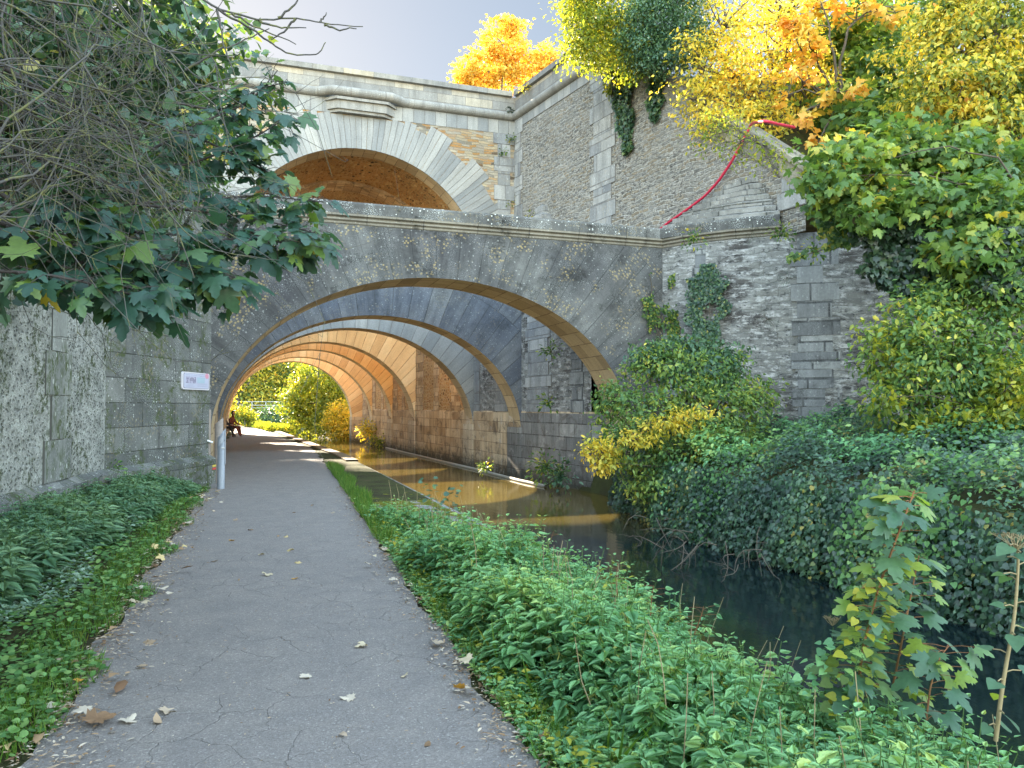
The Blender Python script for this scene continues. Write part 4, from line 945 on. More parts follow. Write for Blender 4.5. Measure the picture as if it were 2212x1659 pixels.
# small weeds rooted in walls
def tuft(pos, nrm, r, k, mat, lab, grp, seed, size=.09, tpl=OVATE, nm='wall_plant'):
    rg = np.random.default_rng(seed); p = np.array(tuple(pos)); d = unit(rg.normal(0, 1, (k, 3))*np.array([1, 1, .8])+np.array(nrm)*.6)
    e = empty(nm, tuple(p), lab, 'weed', grp)
    C = p+d*rg.random((k, 1))*r; leaves('foliage', C, d+np.array([0, 0, -.3]), rg.normal(0, .5, (k, 3))+np.array([0, 0, 1]), size*rg.uniform(.6, 1.3, k), tpl, G[mat], e, rg.random(k), rg)
    tubes('stem', [(np.array([p-np.array(nrm)*.05, p+(c-p)*.5+np.array([0, 0, .02]), c]), .004) for c in C[:max(6, k//8)]], M['bark'], e, 3); return e
WP = 'weeds rooted in the wall joints'
for i, (u, v, mt, lab, rr, k) in enumerate([(1140,190,'yellow','yellow weed growing from the parapet roll right of the corner',.35,60),(1160,470,'limegreen','yellow green weed behind the low parapet, below the small stepped cap',.35,60),(1105,300,'green','small weed in the inner corner below the moulding',.22,50),(1103,240,'dark','dark tuft in the roll moulding at the inner corner',.2,50),(1090,330,'green','second weed down the inner corner',.2,40),(1108,440,'limegreen','yellow weed at the foot of the inner corner',.3,50)]):
    p = onwing(u, v, .15) if u > 1106 else onY(u, v, 27.9)
    tuft(p, (-.5, -1, 0), rr, k, mt, lab, WP, 40+i, .10)
for i, (u, v, mt, lab) in enumerate([(1650,415,'dark','dry dark tuft highest on the wing wall end'),(1600,405,'dark','dark tuft left of the highest one on the wing wall end'),(1665,455,'dark','dark tuft above the stepped ledge'),(1625,500,'dark','dark tuft on the coping ledge'),(1690,505,'green','grassy tuft drooping from the coping'),(1500,515,'green','green tuft at the joint of the arch coping and the curved wall'),(1700,600,'dark','dry tuft in the middle of the curved wall'),(1660,690,'dark','brownish bare tuft low on the curved wall'),(1760,540,'green','green trailing tuft on the pilaster top')]):
    p = R(u, v, 16.0 if u > 1600 else 17.0) if v > 480 else onwing(u, v, .1)
    tuft(p, (-.6, -.8, 0), .3, 110, mt, lab, 'dry tufts on the right walls', 60+i, .09, BLADE if mt == 'dark' else OVATE)
# thin leafy vine over the sloping coping
plant('shrub', 'pale green thin vine trailing over the sloping coping around the red hose', 'vine', (13.2, 16.2, 8.3), [(R(1520,290,17.6),(.5,.4,.25)),(R(1600,310,17),(.7,.5,.25)),(R(1660,340,16.4),(.5,.4,.3)),(R(1560,260,17.8),(.5,.5,.3))], 90, .2, 9, .09, OVATE, 'limegreen', 29, None, .03, twigs=60, shell=.1)

# ---- shrubs and ivy of the right bank
def shrub_right():
    e, K = plant('shrub', 'big spreading elder bush with some yellow leaves beside the right foot of the nearest arch', 'bush', (9.6, 13.6, .6), [(R(1480,800,16.2),(1.3,.9,.5)),(R(1400,900,15.6),(1.0,.9,.6)),(R(1540,880,15.6),(1.2,.9,.6)),(R(1620,850,16),(.6,.6,.3)),(R(1360,960,15.2),(.6,.6,.5)),(R(1500,980,15),(1.0,.8,.5)),(R(1440,1050,14.8),(.9,.7,.4)),(R(1430,770,16.3),(.6,.5,.25)),(R(1330,860,15.8),(.45,.4,.35)),(R(1580,960,15),(.8,.6,.4))], 780, .13, 17, .105, OVATE, 'elder', 51, 'trees and bushes over the right wall', .06, twigs=260, shell=.4, droop=.6, fork=(9.3, 13.8, 1.0))
    e2, K = plant('shrub', 'drooping branch of yellow leaves, their sunlit brightness coloured in, over the water in front of the elder bush', 'bush', (9.3, 13.4, .6), [(R(1300,975,14.6),(.42,.3,.25)),(R(1370,950,14.5),(.5,.3,.16)),(R(1440,915,14.5),(.6,.3,.16)),(R(1510,895,14.5),(.5,.3,.12)),(R(1300,1000,14.5),(.25,.2,.15))], 110, .1, 14, .10, OVATE, 'yellow', 52, 'trees and bushes over the right wall', .03, twigs=40, shell=.2, droop=.6, fork=(9.0, 13.5, 1.2))  # autumn yellow that also carries the sunlit stripe in its colour
    e3, K = plant('shrub', 'blue green elder bush at the top left of the big spreading bush', 'bush', (10.2, 14.4, .6), [(R(1480,755,16.6),(.8,.5,.25)),(R(1400,770,16.4),(.5,.4,.2)),(R(1560,770,16.4),(.5,.4,.2)),(R(1520,800,16.2),(.9,.6,.25))], 220, .14, 15, .12, OVATE, 'bluegreen', 53, 'trees and bushes over the right wall', .05, twigs=50, shell=.3, droop=.6)
    plant('shrub', 'tall green bush with yellowing outer leaves against the right wall', 'bush', (12.6, 9.2, 1.2), [(R(2000,720,13.4),(.9,.8,.7)),(R(1930,760,13.4),(.5,.5,.6)),(R(2080,820,12.8),(1.0,.8,.8)),(R(1960,860,12.8),(.6,.5,.5)),(R(2180,750,12.8),(.8,.7,.9)),(R(2190,880,12.4),(.7,.6,.7)),(R(2060,640,13.6),(.5,.5,.3)),(R(2080,930,12.4),(.6,.5,.35)),(R(2000,640,13.6),(.35,.3,.2)),(R(2180,640,13),(.6,.5,.3))], 760, .16, 16, .12, OVATE, 'elder', 54, 'trees and bushes over the right wall', .07, twigs=140, shell=.4, droop=.7)
    plant('shrub', 'sprays of pale yellow green leaves on the front of the tall green bush', 'bush', (12.2, 8.8, 1.2), [(R(1905,760,12.9),(.2,.2,.5)),(R(2000,930,12.0),(.4,.2,.25)),(R(2100,900,11.9),(.5,.3,.3)),(R(2190,830,11.9),(.4,.3,.5)),(R(1920,860,12.3),(.3,.2,.2))], 100, .13, 13, .12, OVATE, 'limegreen', 55, 'trees and bushes over the right wall', .03, twigs=40, shell=.2, droop=.7)
shrub_right()
rg = np.random.default_rng(77)
def bank_ivy(n, y0, y1, fpow, size, name, label, mat, tpl, seed, mask=-9, lift=.16, face=.5, x1=4.8):
    rg = np.random.default_rng(seed); y = y0+(y1-y0)*rg.random(n)**fpow
    on = rg.random(n) < face; xr_ = xr_bank(y)
    t = rg.random(n)
    x = np.where(on, xr_+.45*t**1.6, xr_+.4+x1*t); z = ground_h(x, y)
    bump = .22*np.sin(y*2.3+1)*np.cos(x*1.9)+.16*np.sin(y*5.1)+.09*np.sin(x*7+y*9)
    z = z+np.where(on, 0, .1+np.clip(bump, -.1, .5))+rg.random(n)*lift
    x = x-np.where(on, rg.random(n)*.25+.1+bump*.35, 0)
    sp = np.sin(x*1.35+y*.9+seed)+np.sin(x*.7-y*1.6+seed*2)+.6*np.sin(y*3.3+x*2.1)+rg.normal(0, .35, n)
    keep = sp > mask
    rv = np.clip(.42+.22*np.sin(y*1.1+x*.8)+.15*np.sin(y*4.1-x*3)+rg.normal(0, .24, n), 0, 1)
    nx_ = np.where(on, -1.0, -.35); nz_ = np.where(on, .25, 1.0)
    N = np.stack([nx_, np.full(n, -.3), nz_], 1)+rg.normal(0, .35, (n, 3))
    A = np.stack([np.full(n, -.7), rg.normal(0, .7, n), np.where(on, -1.1, -.25)], 1)+rg.normal(0, .3, (n, 3))
    o = leaves(name, np.stack([x, y, z], 1)[keep], A[keep], N[keep], (size*rg.uniform(.55, 1.3, n))[keep], tpl, G[mat], None, rv[keep], rg)
    return tag(o, label, 'ivy', kind='stuff')
bank_ivy(46000, 3.2, 16.4, 1.0, .075, 'ivy_cover', 'ivy carpet covering the right bank down to the water', 'ivy', IVY, 71, mask=-9)
bank_ivy(30000, 3.2, 16.4, 1.0, .075, 'bramble_cover', 'brighter nettle and bramble leaves mixed over the ivy bank', 'bluegreen', OVATE, 72, lift=.34, face=.28, mask=.3)
bank_ivy(26000, 3.2, 13.5, 1.0, .07, 'creeping_cover', 'light green creeping leaves over the bank at the right edge', 'cover', HEART, 73, lift=.3, face=.4, x1=4, mask=.5)
bank_ivy(16000, 9, 16.4, 1.0, .10, 'nettle_cover', 'light green nettle patches near the foot of the curved wall', 'nettle', OVATE, 74, lift=.35, face=.05, mask=.9)
rgk = np.random.default_rng(5)
# bare roots and twigs at the foot of the bush
def twig_mess(label, pts, k, L, seed, mat='bark', r=.008, name='bare_twigs', cat='twigs'):
    rg = np.random.default_rng(seed); ps = []
    for _ in range(k):
        p = np.array(tuple(pts[rg.integers(len(pts))]))+rg.normal(0, .25, 3)*np.array([1, 1, .5]); q = p+np.array([rg.normal(-.5, .5), rg.normal(-.2, .5), rg.normal(-.35, .3)])*L
        c = curve(p, q, .3, 6, rg); ps.append((c, np.linspace(r, r*.3, 6)))
        for j in range(2):
            m = c[rg.integers(2, 5)]; ps.append((curve(m, m+rg.normal(0, .35, 3)*L*.6, .3, 4, rg), np.linspace(r*.5, r*.2, 4)))
    o = tubes(name, ps, M[mat], None, 4); return tag(o, label, cat, kind='stuff')
twig_mess('tangle of bare grey twigs hanging to the water under the elder bush', [onZ(1400,1130,-.3), onZ(1480,1160,-.3), onZ(1560,1170,-.2), onZ(1640,1190,-.2), R(1500,1080,14), R(1560,1100,13.4)], 36, .6, 81)
for i, (u, v, d, mt, lab, rr, k) in enumerate([(240,1015,12.6,'cover','green weed growing from the left plinth corner',.2,160),(268,1003,13.2,'cover','small weed on the left plinth top beside the corner weed',.12,60),(312,990,14,'cover','round green weed on the left plinth top',.2,150)]):
    tuft(R(u, v, d), (.3, -.8, .2), rr, k, mt, lab, 'weeds on the left plinth', 300+i, .06)
# weeds at the wall foot inside the opening
for i, (u, v, d, mt, lab, rr, k, sz) in enumerate([(1180,1010,20.5,'green','weed clump at the foot of the right wall between first and second arch',.55,260,.12),(1215,1030,19.6,'bluegreen','weed clump on the rocks right of the other wall foot clump',.5,220,.12),(1050,1010,24,'green','small weed on the water line left of the second arch foot',.3,110,.1),(800,930,46,'yellow','pale sunlit bush at the foot of the far arches',.9,500,.17),(822,955,43,'limegreen','green weed beside the pale sunlit bush at the wall foot',.7,240,.14),(1190,760,20.8,'green','weed growing high on the mossy panel',.35,80,.11),(1185,870,20.6,'green','weed growing lower on the mossy panel',.3,80,.11)]):
    tuft(R(u, v, d), (-.8, -.5, .3), rr, k, mt, lab, 'weeds along the river wall', 90+i, sz, OVATE)

# ---- trees seen through the arches
FB = 'trees beyond the arches'
def far(name, lab, cat, base, blobs, n, clr, per, size, tpl, mat, seed, **kw): return plant(name, lab, cat, base, blobs, n, clr, per, size, tpl, mat, seed, FB, **kw)
far('tree', 'rounded green and yellow bush overhanging the water beyond the arches', 'tree', (9.0, 60, .2), [(R(680,850,58),(2.2,2,2.2)),(R(650,880,58),(1.7,1.5,1.6)),(R(700,800,60),(2.0,2,1.6)),(R(720,880,57),(1.7,1.6,1.6)),(R(660,920,57),(1.3,1.2,.9)),(R(720,930,56),(1.5,1.2,.7)),(R(735,850,58),(1.6,1.5,1.5))], 760, .3, 20, .24, OVATE, 'limegreen', 101, trunk_r=.15, shell=.5)
far('tree', 'small yellow bush at the right edge of the far opening', 'tree', (8.2, 54, .1), [(R(735,900,54),(1.0,1,1.1)),(R(745,930,53.5),(.9,.8,.8)),(R(725,920,54),(.7,.6,.6))], 200, .22, 16, .22, OVATE, 'yellow', 102, trunk_r=.08)
far('tree', 'grey green willow bush low over the water left of the rounded bush', 'tree', (4.5, 70, .2), [(R(600,900,70),(1.8,1.6,1.2)),(R(585,920,68),(1.3,1.2,.8)),(R(615,925,67),(1.2,1,.7))], 320, .3, 16, .25, OVATE, 'bluegreen', 103, trunk_r=.12)
far('tree', 'tall yellow autumn tree glowing at the left of the far opening', 'tree', (-2.5, 88, 0), [(R(500,820,90),(5,4,4)),(R(560,800,95),(6,4,4)),(R(480,860,88),(4,3,3)),(R(540,860,92),(5,3,3)),(R(470,790,95),(6,4,5)),(R(620,790,100),(6,4,5))], 900, .6, 18, .42, OVATE, 'gold', 104, trunk_r=.35, shell=.2)
far('tree', 'dark limbed green tree behind the yellow ones beyond the arches', 'tree', (8, 105, 0), [(R(640,800,108),(7,5,6)),(R(720,780,108),(7,5,7)),(R(600,860,106),(6,4,4)),(R(560,830,110),(6,4,5))], 800, .7, 16, .5, OVATE, 'green', 105, trunk_r=.5, shell=.2)
far('tree', 'bright yellow bush on the left bank beyond the tunnel', 'tree', (-4.5, 66, 0), [(R(470,885,66),(1.8,1.5,1.3)),(R(500,900,66),(1.2,1,.7)),(R(450,850,68),(2.4,2,2.4))], 300, .3, 18, .26, OVATE, 'yellow', 106, trunk_r=.1)
far('tree', 'small yellow green bush in front of the railing beyond the arches', 'tree', (-.6, 62, 0), [(R(525,895,62),(.7,.6,.7)),(R(535,905,61),(.6,.5,.5))], 70, .22, 14, .26, OVATE, 'limegreen', 107, trunk_r=.05)
plant('tree', 'added tall tree on the left bank beyond the tunnel, shading the path', 'tree', (-5.2, 66, 0), [((-4.6,66,13),(3.6,3,4.5)),((-4.2,66,19),(3.4,3,4)),((-4.8,65,9),(3,2.5,2)),((-3.8,67,23),(2.6,2.5,2.5))], 900, .5, 18, .40, OVATE, 'gold', 108, FB, .28, shell=.1)  # added tree, crown placed to keep sun off the tunnel path
rg = np.random.default_rng(9)
n = 14000; y = rg.uniform(53, 84, n); xl_, xr_ = path_edges(y); side = rg.random(n) < .5
x = np.where(side, xr_+.1+rg.random(n)*1.6, xl_-.1-rg.random(n)*5)
tag(leaves('bank_herbs', np.stack([x, y, np.full(n, -.05)+rg.random(n)*.35], 1), rg.normal(0, .5, (n, 3))+np.array([0, 0, .8]), rg.normal(0, .6, (n, 3))+np.array([0, -1, .3]), rg.uniform(.12, .25, n), OVATE, G['limegreen'], None, rg.random(n), rg), 'sunlit yellow green herbs along the path beyond the arches', 'herbs', kind='stuff')
n = 26000
x = rg.uniform(-60, 75, n); x2 = rg.normal(0, 1, n); y = 125+rg.normal(0, 6, n); z = rg.random(n)**.8*(13+4*np.sin(x*.35)+2*np.sin(x*.9+1))
tag(leaves('far_wood', np.stack([x, y, z], 1), rg.normal(0, 1, (n, 3)), rg.normal(0, 1, (n, 3)), rg.uniform(.7, 1.5, n), OVATE, G['green'], None, rg.random(n), rg), 'mass of far trees closing the view beyond the arches', 'wood', kind='stuff')
# the left hill, trees behind the left wall
n = 9000
# ---- left foreground: sycamore branches, ivy, bare elder twigs
e = empty('sycamore', (-4.2, 2.6, 0), 'sycamore with dark green lobed leaves hanging from the upper left', 'tree')
rg = np.random.default_rng(131); paths = []; LC, LA, LN, LS = [], [], [], []
def brn(pts, k, size, spread=.16, r0=.009):
    P = np.array([tuple(at(*p)) for p in pts]); m = len(P); tt = np.linspace(0, m-1, 14)
    Q = np.stack([np.interp(tt, np.arange(m), P[:, j]) for j in range(3)], 1); Q[1:-1] = (Q[:-2]+Q[1:-1]*2+Q[2:])/4
    paths.append((Q, np.linspace(r0, .003, 14)))
    for _ in range(int(k*1.55)):
        f = rg.random()**.75*13; i = min(12, int(f)); p = Q[i]+(Q[i+1]-Q[i])*(f-i)
        dirn = rg.normal(0, 1, 3)*np.array([1, 1, .45])+np.array([0, 0, -.15]); dirn /= np.linalg.norm(dirn)
        L = rg.uniform(.4, 1)*spread; q = p+dirn*L
        paths.append((np.array([p, (p+q)/2+np.array([0, 0, .02]), q]), .0018))
        LC.append(q); LA.append(dirn*.8+rg.normal(0, .3, 3)+np.array([.15, 0, -.55])); LN.append(rg.normal(0, .35, 3)+np.array([-.15, -.45, 1])); LS.append(size*rg.uniform(.38, .88))
for pts, k, s in [(q_[0] if len(q_) < 4 else q_, q_[1], q_[2]) for q_ in [
  ([(-60,520,3.4),(120,560,3.6),(300,590,3.8),(500,650,4.0)], 60, .19), ([(-60,620,3.2),(100,630,3.3),(240,660,3.5),(330,690,3.6)], 42, .17),
  ([(150,540,3.9),(330,540,4.0),(520,560,4.2),(670,560,4.3)], 56, .18), ([(250,480,4.2),(420,470,4.3),(560,460,4.5),(700,475,4.6)], 48, .15),
  ([(300,420,4.3),(450,380,4.5),(560,330,4.7),(620,290,4.8)], 46, .15), ([(330,360,4.4),(440,300,4.6),(540,260,4.8),(600,190,4.9)], 34, .14),
  ([(300,300,4.3),(420,330,4.4),(560,400,4.7),(610,430,4.8)], 40, .15), ([(360,560,4.0),(440,600,4.1),(500,640,4.1),(520,670,4.1)], 26, .17),
  ([(100,480,3.8),(220,520,3.8),(360,600,3.9),(420,650,4.0)], 44, .18), ([(540,540,4.2),(600,560,4.3),(640,570,4.3),(660,560,4.3)], 14, .15),
  ([(0,560,3.6),(160,600,3.7),(300,640,3.8),(330,700,3.8)], 40, .17),
  ([(420,220,5.2),(520,240,5.4),(600,300,5.4)], 14, .15), ([(300,480,4.2),(480,500,4.3),(600,520,4.4),(690,545,4.4)], 30, .15), ([(100,600,3.6),(230,650,3.7),(300,690,3.75),(325,715,3.8)], 26, .15), ([(0,500,3.8),(120,500,3.9),(260,520,4.0)], 30, .17), ([(380,260,4.7),(480,280,4.8),(560,230,4.9),(620,215,4.9)], 22, .13)]]: brn([(u_, v_-38, d_) for u_, v_, d_ in pts], k, s)
tubes('twigs', paths+[(curve((-4.2, 2.6, 0), (-3.4, 3.6, 4.5), .08, 10, rg), np.linspace(.22, .12, 10))]+[(curve((-3.4, 3.6, 4.4), at(*q), .1, 8, rg), np.linspace(.05, .01, 8)) for q in [(-60,520,3.4),(-60,620,3.2),(150,540,3.9),(250,480,4.2),(300,420,4.3),(300,300,4.3),(100,480,3.8)]], M['twigdark'], e, 5)
leaves('foliage', LC, LA, LN, LS, MAPLE, G['maple'], e, rg.random(len(LC)), rg)
# ivy tree (dark mass)
e = empty('ivy_clad_tree', (-4.6, 4.4, 0), 'dark ivy covered trunk and limbs filling the upper left corner', 'tree')
rg = np.random.default_rng(141)
blobs = [(at(60,260,5.0),(.8,.7,.9)),(at(60,60,5.4),(.9,.8,.8)),(at(220,150,5.6),(.8,.7,.7)),(at(200,330,5.4),(.7,.6,.6)),(at(40,440,4.8),(.7,.5,.5)),(at(330,60,6.2),(.7,.6,.6)),(at(170,20,5.6),(.9,.7,.5)),(at(-60,300,4.5),(.8,.6,1.2)),(at(160,460,5.0),(.6,.5,.35))]
C, A, N, s, K = crown(blobs, 460, .12, 14, .10, rg, shell=.3)
leaves('foliage', C, A, N, s, IVY, G['ivy'], e, rg.random(len(C)), rg)
tubes('trunk', [(curve((-4.6, 4.4, -.1), at(-40,300,5.2), .06, 10, rg), np.linspace(.28, .18, 10))]+[(curve(at(-40,300,5.2), b[0], .2, 8, rg), np.linspace(.11, .03, 8)) for b in blobs], M['bark'], e, 8)
e, K = plant('shrub', 'light green leafy bush lit from behind at the left end of the road bridge', 'bush', (-4.4, 8.5, 5.6), [(at(400,230,8.5),(.55,.5,.6)),(at(340,130,8.6),(.5,.5,.7)),(at(300,280,8.2),(.8,.6,.8)),(at(200,250,8.0),(1.0,.6,1.2)),(at(360,350,8.0),(.6,.5,.5)),(at(240,60,8.5),(1.2,.6,1.0)),(at(100,200,8),(1.2,.6,1.8))], 760, .14, 16, .10, OVATE, 'green', 142, None, .06, twigs=100, shell=.3)
# bare elder twigs
e = empty('bare_shrub', (-3.4, 2.4, 0), 'mass of bare lichen covered twigs crossing the upper left', 'shrub')
rg = np.random.default_rng(151); paths = []
def twig(a, b, r, bend=.18, lvl=2, droop=.06):
    n_ = 10 if lvl > 1 else 6
    c = curve(a, b, bend, n_, rg, droop, .04); paths.append((c, np.linspace(r, r*.35, n_)))
    if lvl <= 0: return
    L = np.linalg.norm(c[-1]-c[0])
    for _ in range(int(rg.integers(4, 7)) if lvl > 1 else int(rg.integers(1, 4))):
        i = int(rg.integers(2, n_-1)); d = unit((c[i]-c[i-1])[None])[0]; q = c[i]+(d+rg.normal(0, .55, 3)*np.array([1, .6, 1]))*L*rg.uniform(.2, .42)
        twig(c[i], q, max(.0016, r*.5), .3, lvl-1, -.08)
roots = [(-120,-60,3.2),(-120,120,3.0),(-100,300,3.0),(60,-120,3.5),(-100,430,2.9),(180,-120,3.8)]
ends = [(260,120),(330,200),(420,240),(500,300),(420,430),(520,440),(300,420),(480,520),(380,160),(450,290),(330,500),(230,560),(150,440),(250,300),(470,120),(440,380),(380,540),(200,200),(300,330),(120,330),(350,60),(520,480),(420,600),(280,240),(490,210),(160,620)]
for (u, v) in ends:
    r0 = roots[int(rg.integers(len(roots)))]; d = rg.uniform(3.2, 4.6)
    twig(at(*r0), at(u, v, d), rg.uniform(.0035, .0075))
for _ in range(48):
    r0 = roots[int(rg.integers(len(roots)))]; twig(at(r0[0]+rg.uniform(0, 150), r0[1]+rg.uniform(0, 80), r0[2]+.3), at(rg.uniform(20, 430), rg.uniform(20, 520), rg.uniform(3.2, 4.8)), rg.uniform(.003, .006), .3)
for (a, b) in [((330,-60,4.2),(560,50,4.6)),((440,-60,4.3),(600,110,4.6)),((420,10,4.4),(700,20,4.7))]: pass
# fine silhouettes against the sky
for pts in [[(380,-40,4.4),(470,20,4.5),(560,45,4.6),(640,38,4.65),(700,52,4.7),(785,57,4.75)], [(470,20,4.5),(540,60,4.6),(580,90,4.65),(625,118,4.7),(690,118,4.7),(703,92,4.7)], [(640,38,4.65),(610,72,4.65),(585,88,4.65)], [(600,40,4.6),(640,8,4.6),(652,-20,4.6)], [(690,48,4.7),(705,28,4.7)], [(560,45,4.6),(600,60,4.6),(660,58,4.6)], [(500,30,4.5),(550,58,4.55),(640,95,4.6)], [(400,150,4.5),(470,110,4.5),(520,90,4.55),(580,62,4.55)], [(470,20,4.5),(480,90,4.5),(510,170,4.5)], [(700,52,4.7),(730,66,4.7),(770,60,4.7)]]:
    P = np.array([tuple(at(*p)) for p in pts]); m = len(P); tt = np.linspace(0, m-1, m*4); Q = np.stack([np.interp(tt, np.arange(m), P[:, j]) for j in range(3)], 1)
    for _ in range(2): Q[1:-1] = (Q[:-2]+Q[1:-1]*2+Q[2:])/4
    paths.append((Q+rg.normal(0, .003, Q.shape), np.linspace(.008, .003, len(Q))))
for q in roots: paths.append((curve((-3.4, 2.4, 0), at(*q), .1, 10, rg), np.linspace(.06, .015, 10)))
tubes('twigs', paths, M['twig'], e, 5)

# ---- right foreground nettle bed
def nettle_plants(name, label, X, Y, Z, Ht, mat, seed, leaf=.084, seedpods=True, cat='nettles'):
    rg = np.random.default_rng(seed); C, A, N, Sz, R_ = [], [], [], [], []; st = []; SC, SA, SN, SS = [], [], [], []
    n = len(X); lean = rg.normal(0, .16, (n, 2)); az0 = rg.uniform(0, PI, n); pr = np.clip(.5+.28*np.sin(X*2.7+Y*1.9)+.2*np.sin(Y*3.7-X*2)+rg.normal(0, .22, n), 0, 1)
    NP = 9
    for k in range(NP):
        f = .28+.72*k/(NP-1)
        zz = Z+Ht*f*(1+0*pr); cx_ = X+lean[:, 0]*Ht*f*f; cy_ = Y+lean[:, 1]*Ht*f*f
        az = az0+k*PI/2+rg.normal(0, .25, n); sz = leaf*(1.15 if f < .8 else 1.15-(f-.8)*3.8)*rg.uniform(.75, 1.2, n)*(.85+.3*pr)
        for sgn in (0, PI):
            a = az+sgn; d = np.stack([np.cos(a), np.sin(a), np.full(n, -.1+.55*(f > .93)+0.0)+rg.normal(0, .15, n)], 1)
            C.append(np.stack([cx_, cy_, zz], 1)+d*np.array([1, 1, .4])*(.018)); A.append(d); N.append(np.stack([rg.normal(0, .25, n), rg.normal(0, .25, n), np.ones(n)], 1)); Sz.append(sz); R_.append(np.clip(pr*.45+f*.4+rg.normal(0, .12, n), 0, 1))
            if seedpods and k >= 4 and k < 7:
                m = rg.random(n) < .6
                for rep in range(2):
                    dd = d[m]*.6+rg.normal(0, .3, (m.sum(), 3))+np.array([0, 0, -.5]); SC.append(np.stack([cx_, cy_, zz], 1)[m]); SA.append(dd); SN.append(rg.normal(0, 1, (m.sum(), 3))); SS.append(rg.uniform(.03, .06, m.sum()))
    e = empty(name, (float(X.mean()), float(Y.mean()), 0), label, cat); e['kind'] = 'stuff'
    leaves('leaves', np.concatenate(C), np.concatenate(A), np.concatenate(N), np.concatenate(Sz), NETTLE, G[mat], e, np.concatenate(R_), rg)['kind'] = 'stuff'
    if SC: leaves('catkins', np.concatenate(SC), np.concatenate(SA), np.concatenate(SN), np.concatenate(SS), BLADE if False else (BLADE[0]*np.array([3.2, 1, 1]), BLADE[1]), G['seed'], e, None, rg)['kind'] = 'stuff'
    tubes('stems', [(np.array([(X[i], Y[i], Z[i]-.03), (X[i]+lean[i, 0]*Ht[i]*.25, Y[i]+lean[i, 1]*Ht[i]*.25, Z[i]+Ht[i]*.5), (X[i]+lean[i, 0]*Ht[i], Y[i]+lean[i, 1]*Ht[i], Z[i]+Ht[i])]), .0025) for i in range(n)], G['seed'] if False else M['stemgreen'], e, 3)['kind'] = 'stuff'
    return e
M['stemgreen'] = barkmat('green_stem', (.05,.10,.03), (.09,.15,.04))
rg = np.random.default_rng(201)
def scatter(n, x0f, x1f, y0, y1, rg, dens=lambda y: 1/(.6+y*.25)):
    Y = rg.uniform(y0, y1, n*3); w = dens(Y); keep = rg.random(n*3) < w/w.max(); Y = Y[keep][:n]; t = rg.random(len(Y)); X = x0f(Y)*(1-t)+x1f(Y)*t; return X, Y
x0f = lambda y: path_edges(y)[1]+.16+.07*np.sin(y*2.3)+.05*np.sin(y*5.7)+.25*np.clip((1.6-y)/1.6, 0, 1)
x1f = lambda y: np.interp(y, [0, 9, 11, 13.0], [3.22, 3.22, 3.2, 3.15])
X, Y = scatter(3000, x0f, x1f, .75, 11.2, rg)
keep = ~((Y > 10.0) & (rg.random(len(Y)) < .35)); X, Y = X[keep], Y[keep]
ed = np.clip((X-x0f(Y))/.35, 0, 1); Z = ground_h(X, Y)
Hh = (.22+.30*ed+.10*np.sin(X*3+Y*2.1)+.08*np.sin(Y*1.3)+.05*np.sin(Y*6-X*5))*rg.uniform(.75, 1.15, len(X))*np.interp(Y, [0, 7, 9, 11.3], [.95, 1.0, .8, .5])
nettle_plants('nettle_bed', 'dense bright green nettles between the path and the river', X, Y, Z, np.maximum(Hh, .12), 'nettle', 202)
# left verge nettles
X, Y = scatter(760, lambda y: np.interp(y, [6.5, 9.8, 13.8, 16], [-3.0, -2.6, -2.05, -1.1]), lambda y: np.interp(y, [6.5, 9.8, 13.8, 16], [-1.75, -1.45, -1.2, -.95]), 6.6, 15.8, rg, lambda y: 1+0*y)
nettle_plants('dark_nettles', 'dark green dead nettles against the left wall', X, Y, ground_h(X, Y), (.42*rg.uniform(.7, 1.15, len(X))*np.clip((-.75-X)/1.0, .3, 1)), 'nettle2', 203, .11, False)
X, Y = scatter(420, lambda y: -3.2+0*y, lambda y: -1.9+0*y, 2.0, 7.2, rg)
nettle_plants('dark_nettles', 'blue green dead nettles at the left edge of the picture', X, Y, ground_h(X, Y), .22*rg.uniform(.7, 1.2, len(X)), 'nettle2', 204, .07, False)
# low herbs: left verge
def cover(name, label, n, x0f, x1f, y0, y1, zr, size, tpl, mat, seed, dens, N0=(0, 0, 1), up=.1, cat='herbs', clumpy=0):
    rg = np.random.default_rng(seed); X, Y = scatter(n, x0f, x1f, y0, y1, rg, dens)
    if clumpy:
        m = (np.sin(X*3.1+Y*1.7+seed)+np.sin(X*1.3-Y*2.9)+rg.normal(0, .5, len(X))) > clumpy-1; X, Y = X[m], Y[m]
    k = len(X); hgt = .5+.5*np.sin(X*4.3+Y*3.1)*np.cos(Y*2.7-X*1.9)
    Z = ground_h(X, Y)+zr*(.2+.8*hgt)*rg.random(k)+.01
    A = np.stack([rg.normal(0, 1, k), rg.normal(0, 1, k), np.full(k, up)+rg.normal(0, .15, k)], 1); N = np.array(N0)+rg.normal(0, .3, (k, 3))
    return tag(leaves(name, np.stack([X, Y, Z], 1), A, N, size*rg.uniform(.5, 1.3, k)*np.interp(Y, [0, 4, 16], [.9, 1, 1.3]), tpl, G[mat], None, rg.random(k), rg), label, cat, kind='stuff')
lx1 = lambda y: path_edges(y)[0]+.02+.10*np.sin(y*2.9)+.06*np.sin(y*6.3); dn = lambda y: 1/(.5+y)
cover('low_herbs', 'low green herbs along the left edge of the path', 30000, lambda y: -3.3+0*y, lx1, 1.9, 16, .13, .038, ROUND, 'cover', 211, dn)
cover('low_herbs', 'silvery blue green herbs behind the low herbs on the left verge', 16000, lambda y: -3.4+0*y, lambda y: -1.45+.15*np.sin(y*1.9), 3.0, 11, .2, .05, OVATE, 'silver', 212, lambda y: 1+0*y)
